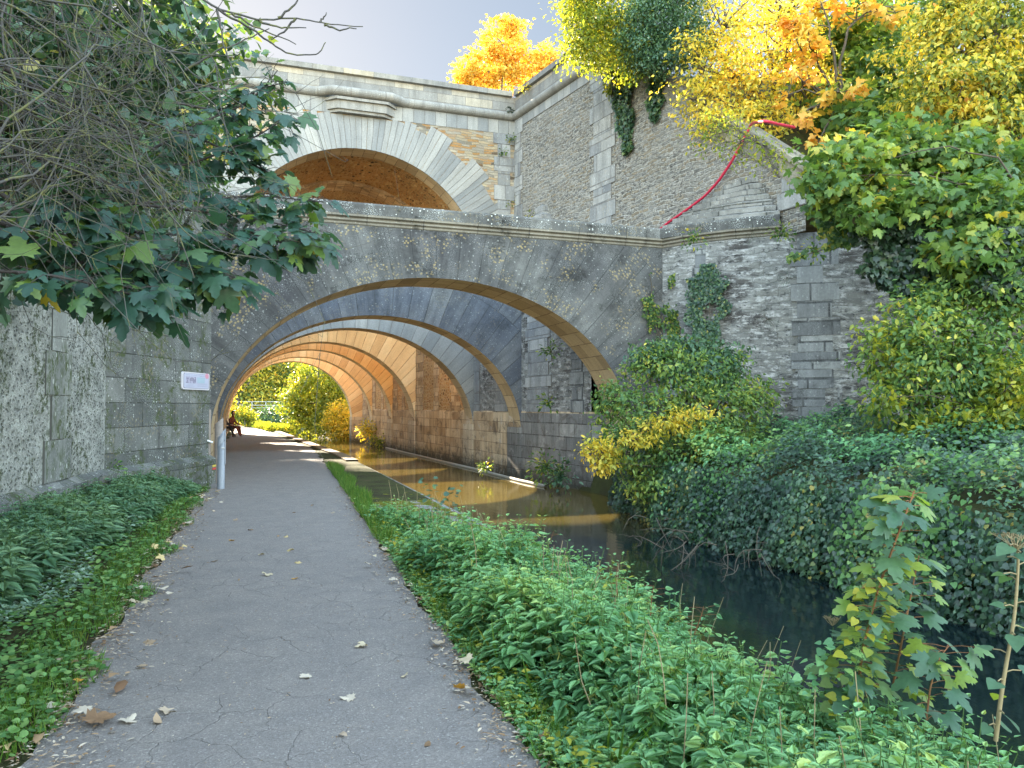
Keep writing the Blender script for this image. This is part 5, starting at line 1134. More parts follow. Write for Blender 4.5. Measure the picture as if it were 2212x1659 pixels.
def grass(name, label, n, x0f, x1f, y0, y1, L, seed, dens, zoff=0):
    rg = np.random.default_rng(seed); X, Y = scatter(n, x0f, x1f, y0, y1, rg, dens); k = len(X)
    A = np.stack([rg.normal(0, .35, k), rg.normal(0, .35, k), np.ones(k)], 1); N = rg.normal(0, 1, (k, 3))
    return tag(leaves(name, np.stack([X, Y, ground_h(X, Y)+zoff], 1), A, N, L*rg.uniform(.5, 1.3, k), BLADE, G['grass'], None, rg.random(k), rg), label, 'grass', kind='stuff')
grass('grass', 'grass tufts along the left edge of the path', 9000, lambda y: lx1(y)-.35, lx1, 1.9, 16.4, .10, 221, dn)
grass('grass', 'bright green grass strip between the path and the quay', 9000, lambda y: path_edges(y)[1]-.02, lambda y: path_edges(y)[1]+.22+.1*np.sin(y*2), 9.0, 21, .17, 222, lambda y: 1+0*y)
cover('low_herbs', 'low leafy herbs at the foot of the nettles beside the path', 9000, lambda y: path_edges(y)[1]-.01, lambda y: path_edges(y)[1]+.35, 2.2, 13, .14, .04, OVATE, 'nettle', 213, dn)
grass('grass', 'grass at the edge of the nettles beside the path', 4000, lambda y: path_edges(y)[1]-.0, lambda y: path_edges(y)[1]+.3, 2.2, 13, .12, 223, dn)
# mixed taller weeds at the quay end
def stem_plant(name, label, cat, pts, k, size, tpl, mat, seed, r=.006, spread=.06, group=None, stem='redstem', nrm=(0, -.4, 1), dirz=.1, petiole=True):
    rg = np.random.default_rng(seed); P = np.array([tuple(p) for p in pts]); m = len(P); tt = np.linspace(0, m-1, 16)
    Q = np.stack([np.interp(tt, np.arange(m), P[:, j]) for j in range(3)], 1); Q[1:-1] = (Q[:-2]+Q[1:-1]*2+Q[2:])/4
    e = empty(name, tuple(Q[0]), label, cat, group); ps = [(Q, np.linspace(r, r*.45, 16))]; C, A, N, Sz = [], [], [], []
    for i in range(k):
        f = (i+rg.random())/k*15; j = min(14, int(f)); p = Q[j]+(Q[j+1]-Q[j])*(f-j); a = i*2.4+rg.normal(0, .4)
        d = np.array([math.cos(a), math.sin(a)*.7, dirz]); L = spread*rg.uniform(.5, 1.2); q = p+d*L
        if petiole: ps.append((np.array([p, (p+q)/2+np.array([0, 0, .005]), q]), r*.28))
        C.append(q); A.append(d+np.array([0, 0, -.3])+rg.normal(0, .2, 3)); N.append(np.array(nrm)+rg.normal(0, .25, 3)); Sz.append(size*rg.uniform(.55, 1.15))
    tubes('stem', ps, M[stem], e, 5); leaves('foliage', C, A, N, Sz, tpl, G[mat], e, rg.random(k), rg); return e
G['sapling'] = leafmat('sapling_leaf', [(0,(.05,.12,.07)),(.6,(.09,.18,.09)),(.82,(.17,.27,.05)),(1,(.34,.37,.05))], .45, .4, .45, 1.6)
gz = lambda u, v, d: at(u, v, d)
stem_plant('maple_sapling', 'tall maple sapling with broad lobed leaves in front of the river', 'sapling', [gz(1850,1530,3.5), gz(1862,1400,3.5), gz(1900,1260,3.55), gz(1945,1140,3.6), gz(1975,1060,3.65)], 54, .13, MAPLE, 'sapling', 231, .008, .11)
stem_plant('maple_sapling', 'second maple stem leaning right behind the tall sapling', 'sapling', [gz(1925,1500,3.7), gz(1945,1400,3.7), gz(1965,1300,3.75), gz(1985,1200,3.8)], 34, .12, MAPLE, 'sapling', 232, .006, .13)
stem_plant('maple_sapling', 'low maple shoot right of the tall sapling, near the water', 'sapling', [gz(2000,1560,3.4), gz(2010,1480,3.4), gz(2030,1420,3.45), gz(2050,1395,3.5)], 24, .11, MAPLE, 'sapling', 233, .005, .13)
stem_plant('bindweed', 'bindweed with heart shaped leaves climbing the lower part of the sapling', 'climbing plant', [gz(1830,1540,3.4), gz(1850,1430,3.4), gz(1880,1330,3.45), gz(1900,1240,3.5)], 90, .06, HEART, 'limegreen', 234, .003, .10, stem='stemgreen')
stem_plant('bindweed', 'bindweed mound left of the sapling foot', 'climbing plant', [gz(1780,1500,3.5), gz(1800,1430,3.5), gz(1830,1380,3.5)], 60, .05, HEART, 'nettle', 235, .003, .12, stem='stemgreen')
stem_plant('hogweed_stalk', 'tall dry stalk with climbing heart leaves at the right edge', 'dry stalk', [gz(2150,1600,2.5), gz(2165,1480,2.5), gz(2192,1330,2.5), gz(2200,1210,2.5), gz(2196,1175,2.5)], 18, .075, HEART, 'sapling', 236, .008, .05, stem='stalk')
def umbel(c, r, k, seed, label):
    rg = np.random.default_rng(seed); c = np.array(tuple(c)); ps = []; C = []
    for i in range(k):
        a = i*2.4; rr = r*math.sqrt((i+.5)/k); q = c+np.array([rr*math.cos(a), rr*math.sin(a), r*.75+rg.normal(0, .004)]); ps.append((curve(c, q, .05, 4, rg), .0013))
        for j in range(6): ps.append((np.array([q, q+np.array([rg.normal(0, .009), rg.normal(0, .009), .012])]), .0011))
    return tag(tubes('umbel', ps, M['stalk'], None, 3), label, 'seed head')
umbel(gz(2194,1190,2.5), .055, 16, 1, 'dry seed head on top of the tall stalk at the right edge')
umbel(gz(1798,1352,3.7), .035, 12, 2, 'small dry seed head standing above the nettles left of the sapling')
tag(tubes('dry_stem', [(np.array([tuple(gz(1800,1355,3.7)), tuple(gz(1795,1400,3.7)), tuple(gz(1790,1480,3.7))]), .003)], M['stemgreen'], None, 4), 'thin stem under the small dry seed head', 'stem')
SEED = 'leafy shoots rising above the nettles'
for i, (pts, k, s, mt, tpl, lab) in enumerate([
  ([(940,1110,11.6),(930,1070,11.6),(925,1030,11.6)], 24, .085, 'bluegreen', ROUND, 'leafy shoot standing on the quay edge in front of the sunlit water'),
  ([(985,1110,11.2),(965,1080,11.2),(985,1050,11.2)], 22, .085, 'bluegreen', ROUND, 'leafy shoot leaning right beside the other quay edge shoot'),
  ([(1335,1290,5.6),(1330,1250,5.6),(1335,1215,5.6)], 12, .05, 'limegreen', OVATE, 'thin pale shoot above the nettles against dark water'),
  ([(1180,1190,7.6),(1190,1165,7.6),(1195,1150,7.6)], 12, .05, 'nettle', OVATE, 'thin shoot at the far end of the nettle bed'),
  ([(820,1065,17),(815,1040,17)], 12, .09, 'bluegreen', ROUND, 'small shoot on the quay edge under the nearest arch'),
  ([(1405,1330,5.0),(1408,1290,5.0),(1412,1265,5.0)], 10, .05, 'nettle', NETTLE, 'nettle shoot poking up beside the dark water'),
  ([(1500,1370,4.4),(1515,1330,4.4),(1520,1310,4.4)], 10, .05, 'nettle', NETTLE, 'nettle shoot right of the first one beside the dark water')]):
    stem_plant('leafy_shoot', lab, 'shoot', [gz(*p) for p in pts], k, s, tpl, mt, 240+i, .004, .09, SEED, 'redstem')

rg = np.random.default_rng(411)
grass('grass', 'long yellowing grass blades mixed through the nettle bed', 1100, x0f, x1f, 1.6, 11, .3, 224, lambda y: 1/(.6+y*.25))
ps = []
for _ in range(150):
    y = rg.uniform(1.2, 11); x = rg.uniform(float(x0f(np.array([y]))[0])+.1, 3.1); z = ground_z(x, y); h = rg.uniform(.35, .75); c = curve((x, y, z), (x+rg.normal(0, .12), y+rg.normal(0, .12), z+h), .1, 5, rg); ps.append((c, np.linspace(.004, .002, 5)))
tag(tubes('dead_stalks', ps, M['stalk'], None, 4), 'thin dead stalks standing in the nettle bed', 'stalks', kind='stuff')
cover('yellow_herbs', 'yellowed lower leaves showing between the nettles and the path', 2600, lambda y: path_edges(y)[1]+.03, lambda y: path_edges(y)[1]+.5, 1.5, 11, .22, .05, OVATE, 'limegreen', 214, dn)
# ---- fallen leaves: every leaf its own object
rg = np.random.default_rng(301)
litter_mesh = []
for i in range(14):
    tpl = MAPLE if i % 3 else OVATE
    V = tpl[0].copy(); V[:, 2] = rg.normal(0, .03, len(V))+.25*np.abs(V[:, 0])*rg.uniform(-.3, 1)+.1*np.sin(V[:, 1]*5+i)
    o = leaves('fallen_leaf', [(0, 0, 0)], [(0, 1, 0)], [(0, 0, 1)], [1.0], (V, tpl[1]), G['litter'], None, [(i*.37) % 1.0], rg)
    litter_mesh.append((o.data, tpl is MAPLE)); bpy.data.objects.remove(o)
spots = [(onZ(u, v, .02), s) for u, v, s in [(180,1460,.15),(235,1475,.10),(270,1482,.13),(195,1570,.15),(345,1565,.09),(365,1530,.09),(100,1550,.12),(790,1395,.08),(560,1200,.07),(505,1168,.07),(455,1213,.09),(390,1237,.12),(355,1210,.09),(600,1160,.07),(920,1612,.07),(660,1460,.07),(765,1508,.08),(1020,1502,.08),(1015,1440,.09),(935,1395,.09),(990,1370,.08),(722,1107,.10),(620,1190,.08),(643,1250,.06),(640,1107,.07),(545,1145,.07),(850,1260,.07),(300,1440,.06),(920,1300,.10),(330,1385,.09)]]
while len(spots) < 190:
    sd = rg.random(); y = 2.2+13*rg.random()**1.4; xl_, xr_ = path_edges(y)
    if sd < .55: x = xl_+rg.normal(.02, .13)
    elif sd < .85: x = xr_+rg.normal(0, .10)
    else: x = rg.uniform(xl_, xr_)
    spots.append((Vector((x, y, .02)), rg.uniform(.035, .10)))
def where(p):
    xl_, xr_ = path_edges(p.y)
    return 'left' if p.x < xl_+.3 else 'right' if p.x > xr_-.3 else 'mid'
for p, s in spots:
    me, mp_ = litter_mesh[int(rg.integers(14))]
    o = bpy.data.objects.new('fallen_leaf', me); COL.objects.link(o)
    gz_ = max(.012, ground_z(p.x, p.y)+.01)
    o.location = (p.x, p.y, gz_+.012+(.03 if where(p) != 'mid' else 0)); o.rotation_euler = (rg.normal(0, .2), rg.normal(0, .2), rg.uniform(0, 2*PI)); o.scale = (s,)*3
    lab = {'left': 'dry fallen leaf lying along the left edge of the path', 'right': 'dry fallen leaf lying along the right edge of the path', 'mid': 'dry fallen leaf lying out on the grey asphalt'}[where(p)]
    tag(o, lab, 'fallen leaf', {'left': 'fallen leaves along the left path edge', 'right': 'fallen leaves along the right path edge', 'mid': 'fallen leaves out on the path'}[where(p)])
n = 8500; Y = 1.8+14*rg.random(n)**1.6; xl_, xr_ = path_edges(Y); q = rg.random(n)
X = np.where(q < .5, xl_+np.abs(rg.normal(0, .18, n))-.06, np.where(q < .8, xr_-np.abs(rg.normal(0, .12, n))+.04, xl_+(xr_-xl_)*rg.random(n)))
sz = np.where((q >= .8), rg.uniform(.008, .022, n), rg.uniform(.012, .045, n))
tag(leaves('leaf_litter', np.stack([X, Y, np.full(n, .022)+.006*rg.random(n)], 1), np.stack([rg.normal(0, 1, n), rg.normal(0, 1, n), rg.normal(0, .08, n)], 1), np.stack([rg.normal(0, .2, n), rg.normal(0, .2, n), np.ones(n)], 1), sz, (OVATE[0]*np.array([.7, 1, .6]), OVATE[1]), G['litter'], None, rg.random(n)**1.3*.8, rg), 'crumbs of dry leaves and twigs scattered along the path edges', 'leaf litter', kind='stuff')

# ================================================================ objects
M['steel'] = plain('grey_painted_steel', (.23,.245,.275), .5, 0, .5, .15)
M['rust'] = plain('brown_worn_steel', (.25,.21,.18), .7, 0, .3, .25)
M['white'] = plain('white_sticker', (.7,.7,.7), .5)
M['black'] = plain('black_ink', (.02,.02,.02), .5)
M['plaque'] = plain('pale_lilac_panel', (.42,.42,.52), .4, 0, .5, .06)
M['plaqueblue'] = plain('pale_blue_panel', (.32,.40,.47), .4, 0, .5, .05)
M['frame'] = plain('plaque_frame', (.55,.52,.55), .5)
M['pink'] = plain('pink_disc', (.55,.25,.32), .5)
M['mauve'] = plain('mauve_print', (.2,.18,.24), .6)
M['red'] = plain('red_hose_plastic', (.42,.012,.045), .45, 0, .5)
M['redpaint'] = plain('red_paint', (.5,.06,.05), .7); M['yellowpaint'] = plain('yellow_paint', (.6,.45,.08), .7)
M['boom'] = plain('pale_boom_plastic', (.26,.24,.2), .8)
def bollard(name, label, loc, r, h, tilt, mat, extra):
    e = empty(name, loc, label, 'bollard', 'steel bollards at the tunnel entrance')
    n = 28; V = []; F = []
    for k in range(n):
        a = 2*PI*k/n; V.append((loc[0]+r*math.cos(a), loc[1]+r*math.sin(a), loc[2]-.05))
    for k in range(n):
        a = 2*PI*k/n; V.append((loc[0]+r*math.cos(a), loc[1]+r*math.sin(a), loc[2]+h+tilt*math.cos(a)))
    me = MB()
    for k in range(n): k2 = (k+1) % n; me.quad((V[k], V[k2], V[n+k2], V[n+k]))
    me.quad(V[n:]); me.build('post', mat, e, bevel=0)
    for ob in e.children:
        for p in ob.data.polygons: p.use_smooth = len(p.vertices) == 4
    return e
bl = onZ(477, 1056, .01)
b1 = bollard('bollard', 'light grey steel bollard with slanted top and a small sticker', tuple(bl), .070, 1.08, .09, M['steel'], 1)
mb = MB()
for zz in (.0,):
    n = 24
    for k in range(n):
        a0, a1 = 2*PI*k/n, 2*PI*(k+1)/n; r = .0755
        z0 = lambda a: bl.z+.88+.10*math.cos(a); z1 = lambda a: bl.z+1.0+.10*math.cos(a)
        mb.quad([(bl.x+r*math.cos(a), bl.y+r*math.sin(a), z) for a, z in ((a0, z0(a0)), (a1, z0(a1)), (a1, z1(a1)), (a0, z1(a0)))])
mb.build('band', M['steel'], b1)
mb = MB(); mb.box(bl.x+.066, bl.x+.082, bl.y-.05, bl.y+.02, bl.z+.48, bl.z+1.17); mb.build('side_plate', M['steel'], b1)
vd = Vector((-bl.x, -bl.y, 0)).normalized(); sd = Vector((-vd.y, vd.x, 0))
def stick(o, w, h, z, out, mat, nm, par, c=bl, dx=0):
    mb = MB(); p = Vector((c.x, c.y, 0))+vd*out-sd*dx*-1
    mb.quad([(p.x+sd.x*a, p.y+sd.y*a, c.z+zz) for a, zz in ((-w/2, z), (w/2, z), (w/2, z+h), (-w/2, z+h))]); return mb.build(nm, mat, par)
st = stick(None, .05, .035, .78, .0745, M['white'], 'sticker', b1, dx=.03)
for k, (dx, w) in enumerate([(.014, .011), (.03, .012), (.045, .009)]): stick(None, w, .018, .787, .0755+.001*k, M['black'], 'print', st, dx=dx)
bl2 = onZ(468, 1046, .01); bl2 = Vector((bl2.x, bl2.y+.35, .01))
b2 = bollard('bollard', 'brownish worn bollard with slanted top behind the light grey one', (bl2.x+.02, bl2.y, .01), .085, 1.30, .07, M['rust'], 0)
mb = MB(); mb.box(bl2.x-.28, bl2.x-.14, bl2.y-.05, bl2.y+.05, -.05, 1.55); mb.build('brace_post', M['rust'], b2, bevel=.01)
mb = MB(); mb.tube([(bl2.x-.3, bl2.y-.05, .95), (bl2.x-.2, bl2.y-.09, .9), (bl2.x-.1, bl2.y-.07, .86)], .02, 8); mb.build('latch', M['white'], b2)
# plaque on the left flank wall / arch face
def on_flank(u, v, out=.03):
    r = ray(u, v); a, b = Vector((*FL, 0)), Vector((-.83, 17.2, 0)); d = b-a; t = (a.x*d.y-a.y*d.x)/(r.x*d.y-r.y*d.x); return Vector((0, 0, H))+r*t
pa, pb = on_flank(390, 824), on_flank(449, 824); fd = Vector((-.83+2.26, 17.2-13.85, 0)).normalized(); fnrm = Vector((fd.y, -fd.x, 0))
ztop, zbot = on_flank(420, 805).z, on_flank(420, 842).z; pw = (pb-pa).dot(fd); ph_ = ztop-zbot
pe = empty('plaque', (pa.x, pa.y, zbot), 'pale information plaque with a small bridge picture fixed left of the arch', 'plaque')
def prect(x0, x1, z0, z1, out, th, nm, mat, par, rc=0):
    mb = MB(); pts = []
    if rc:
        for cx_, cz_, a0 in ((x1-rc, z1-rc, 0), (x0+rc, z1-rc, 90), (x0+rc, z0+rc, 180), (x1-rc, z0+rc, 270)):
            for k in range(6): a = math.radians(a0+k*18); pts.append((cx_+rc*math.cos(a), cz_+rc*math.sin(a)))
    else: pts = [(x1, z1), (x0, z1), (x0, z0), (x1, z0)]
    f = lambda q, o: (pa.x+fd.x*q[0]+fnrm.x*o, pa.y+fd.y*q[0]+fnrm.y*o, zbot+q[1])
    mb.quad([f(q, out+th) for q in pts])
    for i in range(len(pts)): mb.quad((f(pts[i], out), f(pts[(i+1) % len(pts)], out), f(pts[(i+1) % len(pts)], out+th), f(pts[i], out+th)))
    return mb.build(nm, mat, par)
fr = prect(0, pw, 0, ph_, .005, .03, 'frame', M['frame'], pe, .05)
prect(.04*pw, .965*pw, .07*ph_, .94*ph_, .0365, .002, 'dark_border', M['mauve'], pe, .03)
pn = prect(.055*pw, .95*pw, .09*ph_, .92*ph_, .0395, .002, 'panel', M['plaque'], pe, .03)
prect(.52*pw, .80*pw, .40*ph_, .73*ph_, .043, .001, 'blue_field', M['plaqueblue'], pe)
mb = MB(); n = 20; cx_, cz_ = .885*pw, .84*ph_
mb.quad([(pa.x+fd.x*(cx_+.08*math.cos(a))+fnrm.x*.0445, pa.y+fd.y*(cx_+.08*math.cos(a))+fnrm.y*.0445, zbot+cz_+.055*math.sin(a)) for a in [2*PI*k/n for k in range(n)]]); mb.build('pink_disc', M['pink'], pe)
M['pic'] = plain('print_mauve', (.22,.2,.27), .6); M['picbg'] = plain('print_ground', (.36,.34,.43), .6, var=.3)
M['ink'] = plain('faded_ink', (.3,.31,.4), .6)
for (x0, x1, z0, z1) in [(.10,.25,.83,.85),(.28,.36,.83,.85),(.38,.52,.83,.85),(.56,.70,.825,.84),(.74,.82,.825,.84),(.62,.76,.78,.795),(.52,.9,.36,.37),(.52,.9,.32,.33),(.18,.38,.29,.30),(.1,.36,.24,.25),(.1,.45,.2,.21),(.52,.9,.24,.25),(.52,.85,.2,.21),(.1,.4,.15,.16)]:
    prect(x0*pw, x1*pw, z0*ph_, z1*ph_, .0435, .001, 'text_line', M['ink'], pe)
# small picture: bridge with arch, tower, trees, statue pillar
for nm, rs in (('picture', [(.11,.20,.37,.43),(.15,.19,.43,.56),(.13,.21,.58,.68),(.24,.44,.50,.60),(.24,.30,.60,.62),(.27,.29,.36,.50),(.36,.42,.37,.52),(.325,.335,.6,.72),(.43,.47,.42,.66),(.42,.46,.68,.74)]),):
    for q in rs: prect(q[0]*pw, q[1]*pw, q[2]*ph_, q[3]*ph_, .0445, .001, nm, M['pic'], pe)
prect(.105*pw, .475*pw, .36*ph_, .75*ph_, .0435, .0008, 'picture_ground', M['picbg'], pe)
mb = MB(); prev = None
for k in range(9):
    a = PI*k/8; c_ = (.325*pw+.05*pw*math.cos(a), .60*ph_+.05*ph_*math.sin(a)); c2 = (.325*pw+.065*pw*math.cos(a), .60*ph_+.075*ph_*math.sin(a))
    f = lambda q: (pa.x+fd.x*q[0]+fnrm.x*.0455, pa.y+fd.y*q[0]+fnrm.y*.0455, zbot+q[1])
    if prev: mb.quad((f(prev[0]), f(c_), f(c2), f(prev[1])))
    prev = (c_, c2)
mb.build('picture', M['black'], pe)
for x_, z_ in ((.06, .93), (.94, .92)): prect((x_-.01)*pw, (x_+.01)*pw, (z_-.03)*ph_, z_*ph_, .0375, .004, 'screw', M['black'], pe)
# trail mark painted on the plinth end
tmx = lambda u, v: onZ(u, v, 0)
e = empty('trail_mark', (-.72, 17.0, .3), 'red and yellow painted trail mark on the wall plinth beside the bollards', 'trail mark')
for (z0, z1, m_, nm) in ((.305, .345, 'redpaint', 'red_stripe'), (.365, .405, 'yellowpaint', 'yellow_stripe')):
    mb = MB(); a, b = Vector((-.735, 16.96)), Vector((-.80, 16.82))
    a, b = Vector(plinth[4])+Vector((.004, -.004)), Vector(plinth[4])+(Vector(plinth[3])-Vector(plinth[4])).normalized()*.16+Vector((.006, -.004))
    mb.quad(((a.x, a.y, z0), (b.x, b.y, z0), (b.x, b.y, z1), (a.x, a.y, z1))); mb.build(nm, M[m_], e)
# red corrugated hose
hp = [onwing(1418,508,.1)]+[onwing(u, v, .12) for u, v in [(1450,482),(1490,455),(1530,425),(1560,392),(1585,355),(1605,320),(1620,290),(1632,268)]]+[R(1650,261,16.3), R(1680,268,17.2), R(1715,275,18.2)]
P = np.array([tuple(p) for p in hp]); m = len(P); tt = np.linspace(0, m-1, 220); Q = np.stack([np.interp(tt, np.arange(m), P[:, j]) for j in range(3)], 1)
for _ in range(30): Q[1:-1] = (Q[:-2]+Q[1:-1]*2+Q[2:])/4
tag(tubes('hose', [(Q, .036+.003*np.sin(np.arange(220)*1.9))], M['red'], None, 10), 'red corrugated hose running down the wing wall from the trees', 'hose')
# floating boom along the river wall
bp = [(8.02, 20.2), (7.86, 22.0), (7.8, 26), (7.55, 31), (7.3, 37), (7.12, 42)]
P = np.array([(x, y, WZ+.02) for x, y in bp]); tt = np.linspace(0, 5, 60); Q = np.stack([np.interp(tt, np.arange(6), P[:, j]) for j in range(3)], 1); Q[:, 0] -= .08
tag(tubes('floating_boom', [(Q, .06)], M['boom'], None, 8), 'long pale floating tube lying along the foot of the river wall', 'boom')
# far footbridge railing
e = empty('footbridge', (2, 92, 0), 'small grey footbridge with a rail crossing beyond the arches', 'footbridge')
M['railm'] = plain('galvanised_rail', (.5,.52,.52), .4, .3)
mb = MB(); mb.box(-6, 12, 92, 94, .9, 1.15); mb.build('deck', M['quay'], e)
for z in (1.5, 1.8, 2.2):
    mb = MB(); mb.box(-6, 12, 91.95, 92, z, z+.06); mb.build('rail', M['railm'], e)
for x in np.arange(-6, 12.1, 1.5):
    mb = MB(); mb.box(x-.04, x+.04, 91.95, 92.02, 1.15, 2.26); mb.build('rail_post', M['railm'], e)
# ---- two seated people at the far end of the tunnel
M['skin'] = plain('skin', (.35,.2,.14), .6); M['cloth_black'] = plain('dark_jacket', (.02,.02,.025), .9); M['cloth_red'] = plain('red_brown_jacket', (.12,.035,.02), .9)
M['cloth_jean'] = plain('dark_trousers', (.03,.03,.04), .9); M['hairm'] = plain('dark_hair', (.015,.012,.01), .8); M['shoe'] = plain('pale_shoe', (.3,.27,.24), .7); M['bench'] = plain('bench_wood', (.14,.09,.05), .8)
def skin(name, verts, edges, radii, mat, parent, sub=1):
    me = bpy.data.meshes.new(name); me.from_pydata(verts, edges, []); o = link(name, me, parent, world=False)
    md = o.modifiers.new('skin', 'SKIN'); md.use_smooth_shade = True
    for i, r in enumerate(radii): me.skin_vertices[0].data[i].radius = (r, r) if not isinstance(r, tuple) else r
    me.skin_vertices[0].data[0].use_root = True
    s2 = o.modifiers.new('sub', 'SUBSURF'); s2.levels = sub; s2.render_levels = sub
    me.materials.append(mat); return o
def person(loc, rz, label, jacket):
    e = empty('person', loc, label, 'person', None); e.rotation_euler = (0, 0, rz)
    # seated, facing +x, hips at z .5
    V = [(0,0,.50),(0,0,.68),(.04,0,.86),(.07,0,1.0),(.10,0,1.08),(.11,0,1.2),
         (.05,.17,.97),(.12,.24,.76),(.34,.16,.68),(.42,.13,.67),(.05,-.17,.97),(.12,-.24,.76),(.34,-.16,.68),(.42,-.13,.67),
         (.02,.1,.49),(.44,.13,.54),(.50,.14,.12),(.62,.15,.05),(.02,-.1,.49),(.44,-.12,.54),(.62,-.13,.14),(.76,-.14,.08)]
    E_ = [(0,1),(1,2),(2,3),(3,4),(4,5),(3,6),(6,7),(7,8),(8,9),(3,10),(10,11),(11,12),(12,13),(0,14),(14,15),(15,16),(16,17),(0,18),(18,19),(19,20),(20,21)]
    Rr = [.13,.14,.15,.11,.055,.09,.075,.055,.04,.035,.075,.055,.04,.035,.1,.075,.05,.045,.1,.075,.05,.045]
    body = skin('body', V, E_, Rr, jacket, e)
    for sy in (1, -1):
        # hands with fingers
        hv = [(.42,.13*sy,.67),(.47,.12*sy,.665)]; he = [(0,1)]; hr = [.026,.032]
        for k in range(4):
            b = len(hv); o_ = (k-1.5)*.018; hv += [(.50,.12*sy+o_,.66),(.54+.006*(k in (1,2)),.12*sy+o_,.65),(.565,.12*sy+o_,.63)]; he += [(1,b),(b,b+1),(b+1,b+2)]; hr += [.010,.009,.008]
        b = len(hv); hv += [(.48,.12*sy-.035*sy,.665),(.51,.12*sy-.045*sy,.655)]; he += [(1,b),(b,b+1)]; hr += [.011,.009]
        skin('hand', hv, he, hr, M['skin'], e)
    for (p, r) in (((.50,.14,.12),1),((.62,-.13,.14),1)):
        skin('shoe', [(p[0],p[1],.09),(p[0]+.08,p[1],.06),(p[0]+.17,p[1],.05)], [(0,1),(1,2)], [.055,.05,.035], M['shoe'], e)
    bm = bmesh.new(); bmesh.ops.create_uvsphere(bm, u_segments=20, v_segments=16, radius=1)
    for v in bm.verts:
        x, y, z = v.co; v.co = (x*.095+(.012 if x > .9 and abs(z) < .25 and abs(y) < .25 else 0)-.012*(z < -.3)*(1-abs(x)), y*.075*(1-.15*(z < 0)*abs(z)), z*.12)
        if x > .85 and abs(y) < .2 and abs(z+.05) < .25: v.co.x += .018
    me = bpy.data.meshes.new('head'); bm.to_mesh(me); bm.free()
    for p in me.polygons: p.use_smooth = True
    me.materials.append(M['skin']); h = link('head', me, e, world=False); h.location = (.13, 0, 1.27)
    for sy in (1, -1):
        bm = bmesh.new(); bmesh.ops.create_uvsphere(bm, u_segments=8, v_segments=6, radius=.011); me = bpy.data.meshes.new('eye'); bm.to_mesh(me); bm.free(); me.materials.append(M['hairm']); o = link('eye', me, h, world=False); o.location = (.085, .03*sy, .012)
    bm = bmesh.new(); bmesh.ops.create_uvsphere(bm, u_segments=20, v_segments=14, radius=1)
    for v in list(bm.verts):
        x, y, z = v.co; v.co = (x*.108-.014, y*.088, z*.132+.012)
    bmesh.ops.delete(bm, geom=[v for v in bm.verts if v.co.x > .045 and v.co.z < .06], context='VERTS')
    me = bpy.data.meshes.new('hair'); bm.to_mesh(me); bm.free(); me.materials.append(M['hairm']); o = link('hair', me, e, world=False); o.location = (.13, 0, 1.27)
    return e
pp_ = Vector((-1.0, 43.6, 0))
person((pp_.x-.05, pp_.y, 0), math.radians(-35), 'person in red brown jacket seated with one leg stretched towards the path', M['cloth_red'])
person((pp_.x-.45, pp_.y-.35, 0), math.radians(-20), 'dark clothed person seated nearer the wall behind the bollards', M['cloth_black'])
e = empty('bench', (-1.1, 43.5, 0), 'low wooden bench under the two seated people', 'bench')
mb = MB(); mb.box(-1.75, -.85, 43.0, 43.95, .34, .40); mb.build('seat', M['bench'], e, bevel=.01)
for x_ in (-1.65, -.95):
    mb = MB(); mb.box(x_-.04, x_+.04, 43.1, 43.85, 0, .34); mb.build('leg', M['bench'], e)

# ---------------------------------------------------------------- world and sun
SUN_EL, SUN_AZ = math.radians(24.0), math.radians(-5.0)
world = bpy.data.worlds.new('World'); S.world = world; world.use_nodes = True
wt = world.node_tree; wt.nodes.clear()
sky = wt.nodes.new('ShaderNodeTexSky'); sky.sky_type = 'NISHITA'; sky.sun_disc = False
sky.sun_elevation = SUN_EL; sky.sun_rotation = SUN_AZ; sky.air_density = 1.0; sky.dust_density = 0.3; sky.ozone_density = 1.0
bg = wt.nodes.new('ShaderNodeBackground'); wo = wt.nodes.new('ShaderNodeOutputWorld')

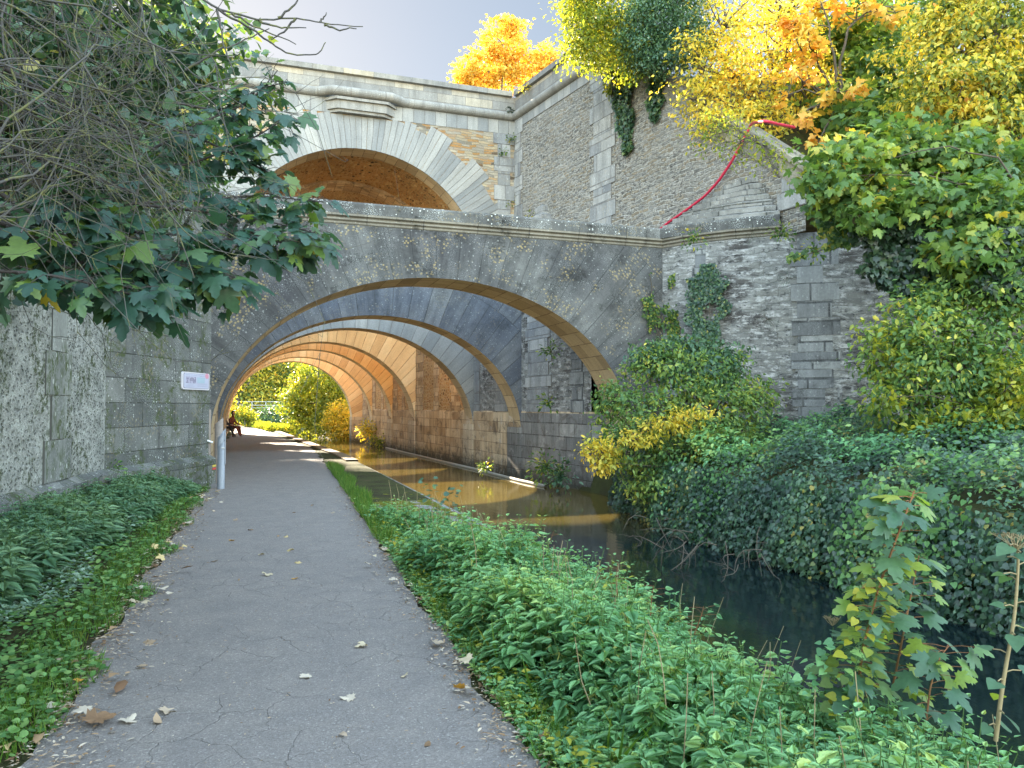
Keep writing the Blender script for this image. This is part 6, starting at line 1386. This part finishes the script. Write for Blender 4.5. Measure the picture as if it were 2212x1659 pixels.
gm = wt.nodes.new('ShaderNodeGamma'); gm.inputs[1].default_value = .42; wt.links.new(sky.outputs[0], gm.inputs[0])
hs = wt.nodes.new('ShaderNodeHueSaturation'); hs.inputs['Saturation'].default_value = 1.38; wt.links.new(gm.outputs[0], hs.inputs['Color'])
tcw = wt.nodes.new('ShaderNodeTexCoord'); sx_ = wt.nodes.new('ShaderNodeSeparateXYZ'); wt.links.new(tcw.outputs['Generated'], sx_.inputs[0])
mr = wt.nodes.new('ShaderNodeMapRange'); wt.links.new(sx_.outputs[1], mr.inputs[0])
for i_, v_ in ((1, -.5), (2, .75), (3, 11.6), (4, 1.0)): mr.inputs[i_].default_value = v_  # sky boosted behind the camera and overhead, added as fill for the shade
vm = wt.nodes.new('ShaderNodeVectorMath'); vm.operation = 'SCALE'; wt.links.new(hs.outputs[0], vm.inputs[0]); wt.links.new(mr.outputs[0], vm.inputs['Scale'])
mr2 = wt.nodes.new('ShaderNodeMapRange'); wt.links.new(sx_.outputs[1], mr2.inputs[0])
for i_, v_ in ((1, -.2), (2, .7), (3, 1.0), (4, 0.0)): mr2.inputs[i_].default_value = v_
wmx = wt.nodes.new('ShaderNodeMix'); wmx.data_type = 'RGBA'; wmx.blend_type = 'MULTIPLY'; wt.links.new(mr2.outputs[0], wmx.inputs[0]); wt.links.new(vm.outputs[0], wmx.inputs[6]); wmx.inputs[7].default_value = (1.05, 1.0, .90, 1)
wt.links.new(wmx.outputs[2], bg.inputs[0]); wt.links.new(bg.outputs[0], wo.inputs[0]); bg.inputs[1].default_value = .046
sl = bpy.data.lights.new('sun', 'SUN'); sl.energy = 5.0; sl.angle = math.radians(.5); sl.color = (1, .86, .66)
so = bpy.data.objects.new('sun', sl); COL.objects.link(so)
to_sun = Vector((math.sin(SUN_AZ)*math.cos(SUN_EL), math.cos(SUN_AZ)*math.cos(SUN_EL), math.sin(SUN_EL)))
so.rotation_euler = to_sun.to_track_quat('Z', 'Y').to_euler(); so.location = (0, 60, 40)
S.view_settings.view_transform = 'Standard'; S.view_settings.look = 'None'; S.view_settings.gamma = 1
S.view_settings.exposure = 3.02
S.cycles.max_bounces = 10; S.cycles.diffuse_bounces = 8; S.cycles.glossy_bounces = 4; S.cycles.transmission_bounces = 4
S.cycles.sample_clamp_indirect = 0
for o in S.objects:
    if o.type in ('MESH',) and o.parent is None and 'category' not in o: print('untagged', o.name)
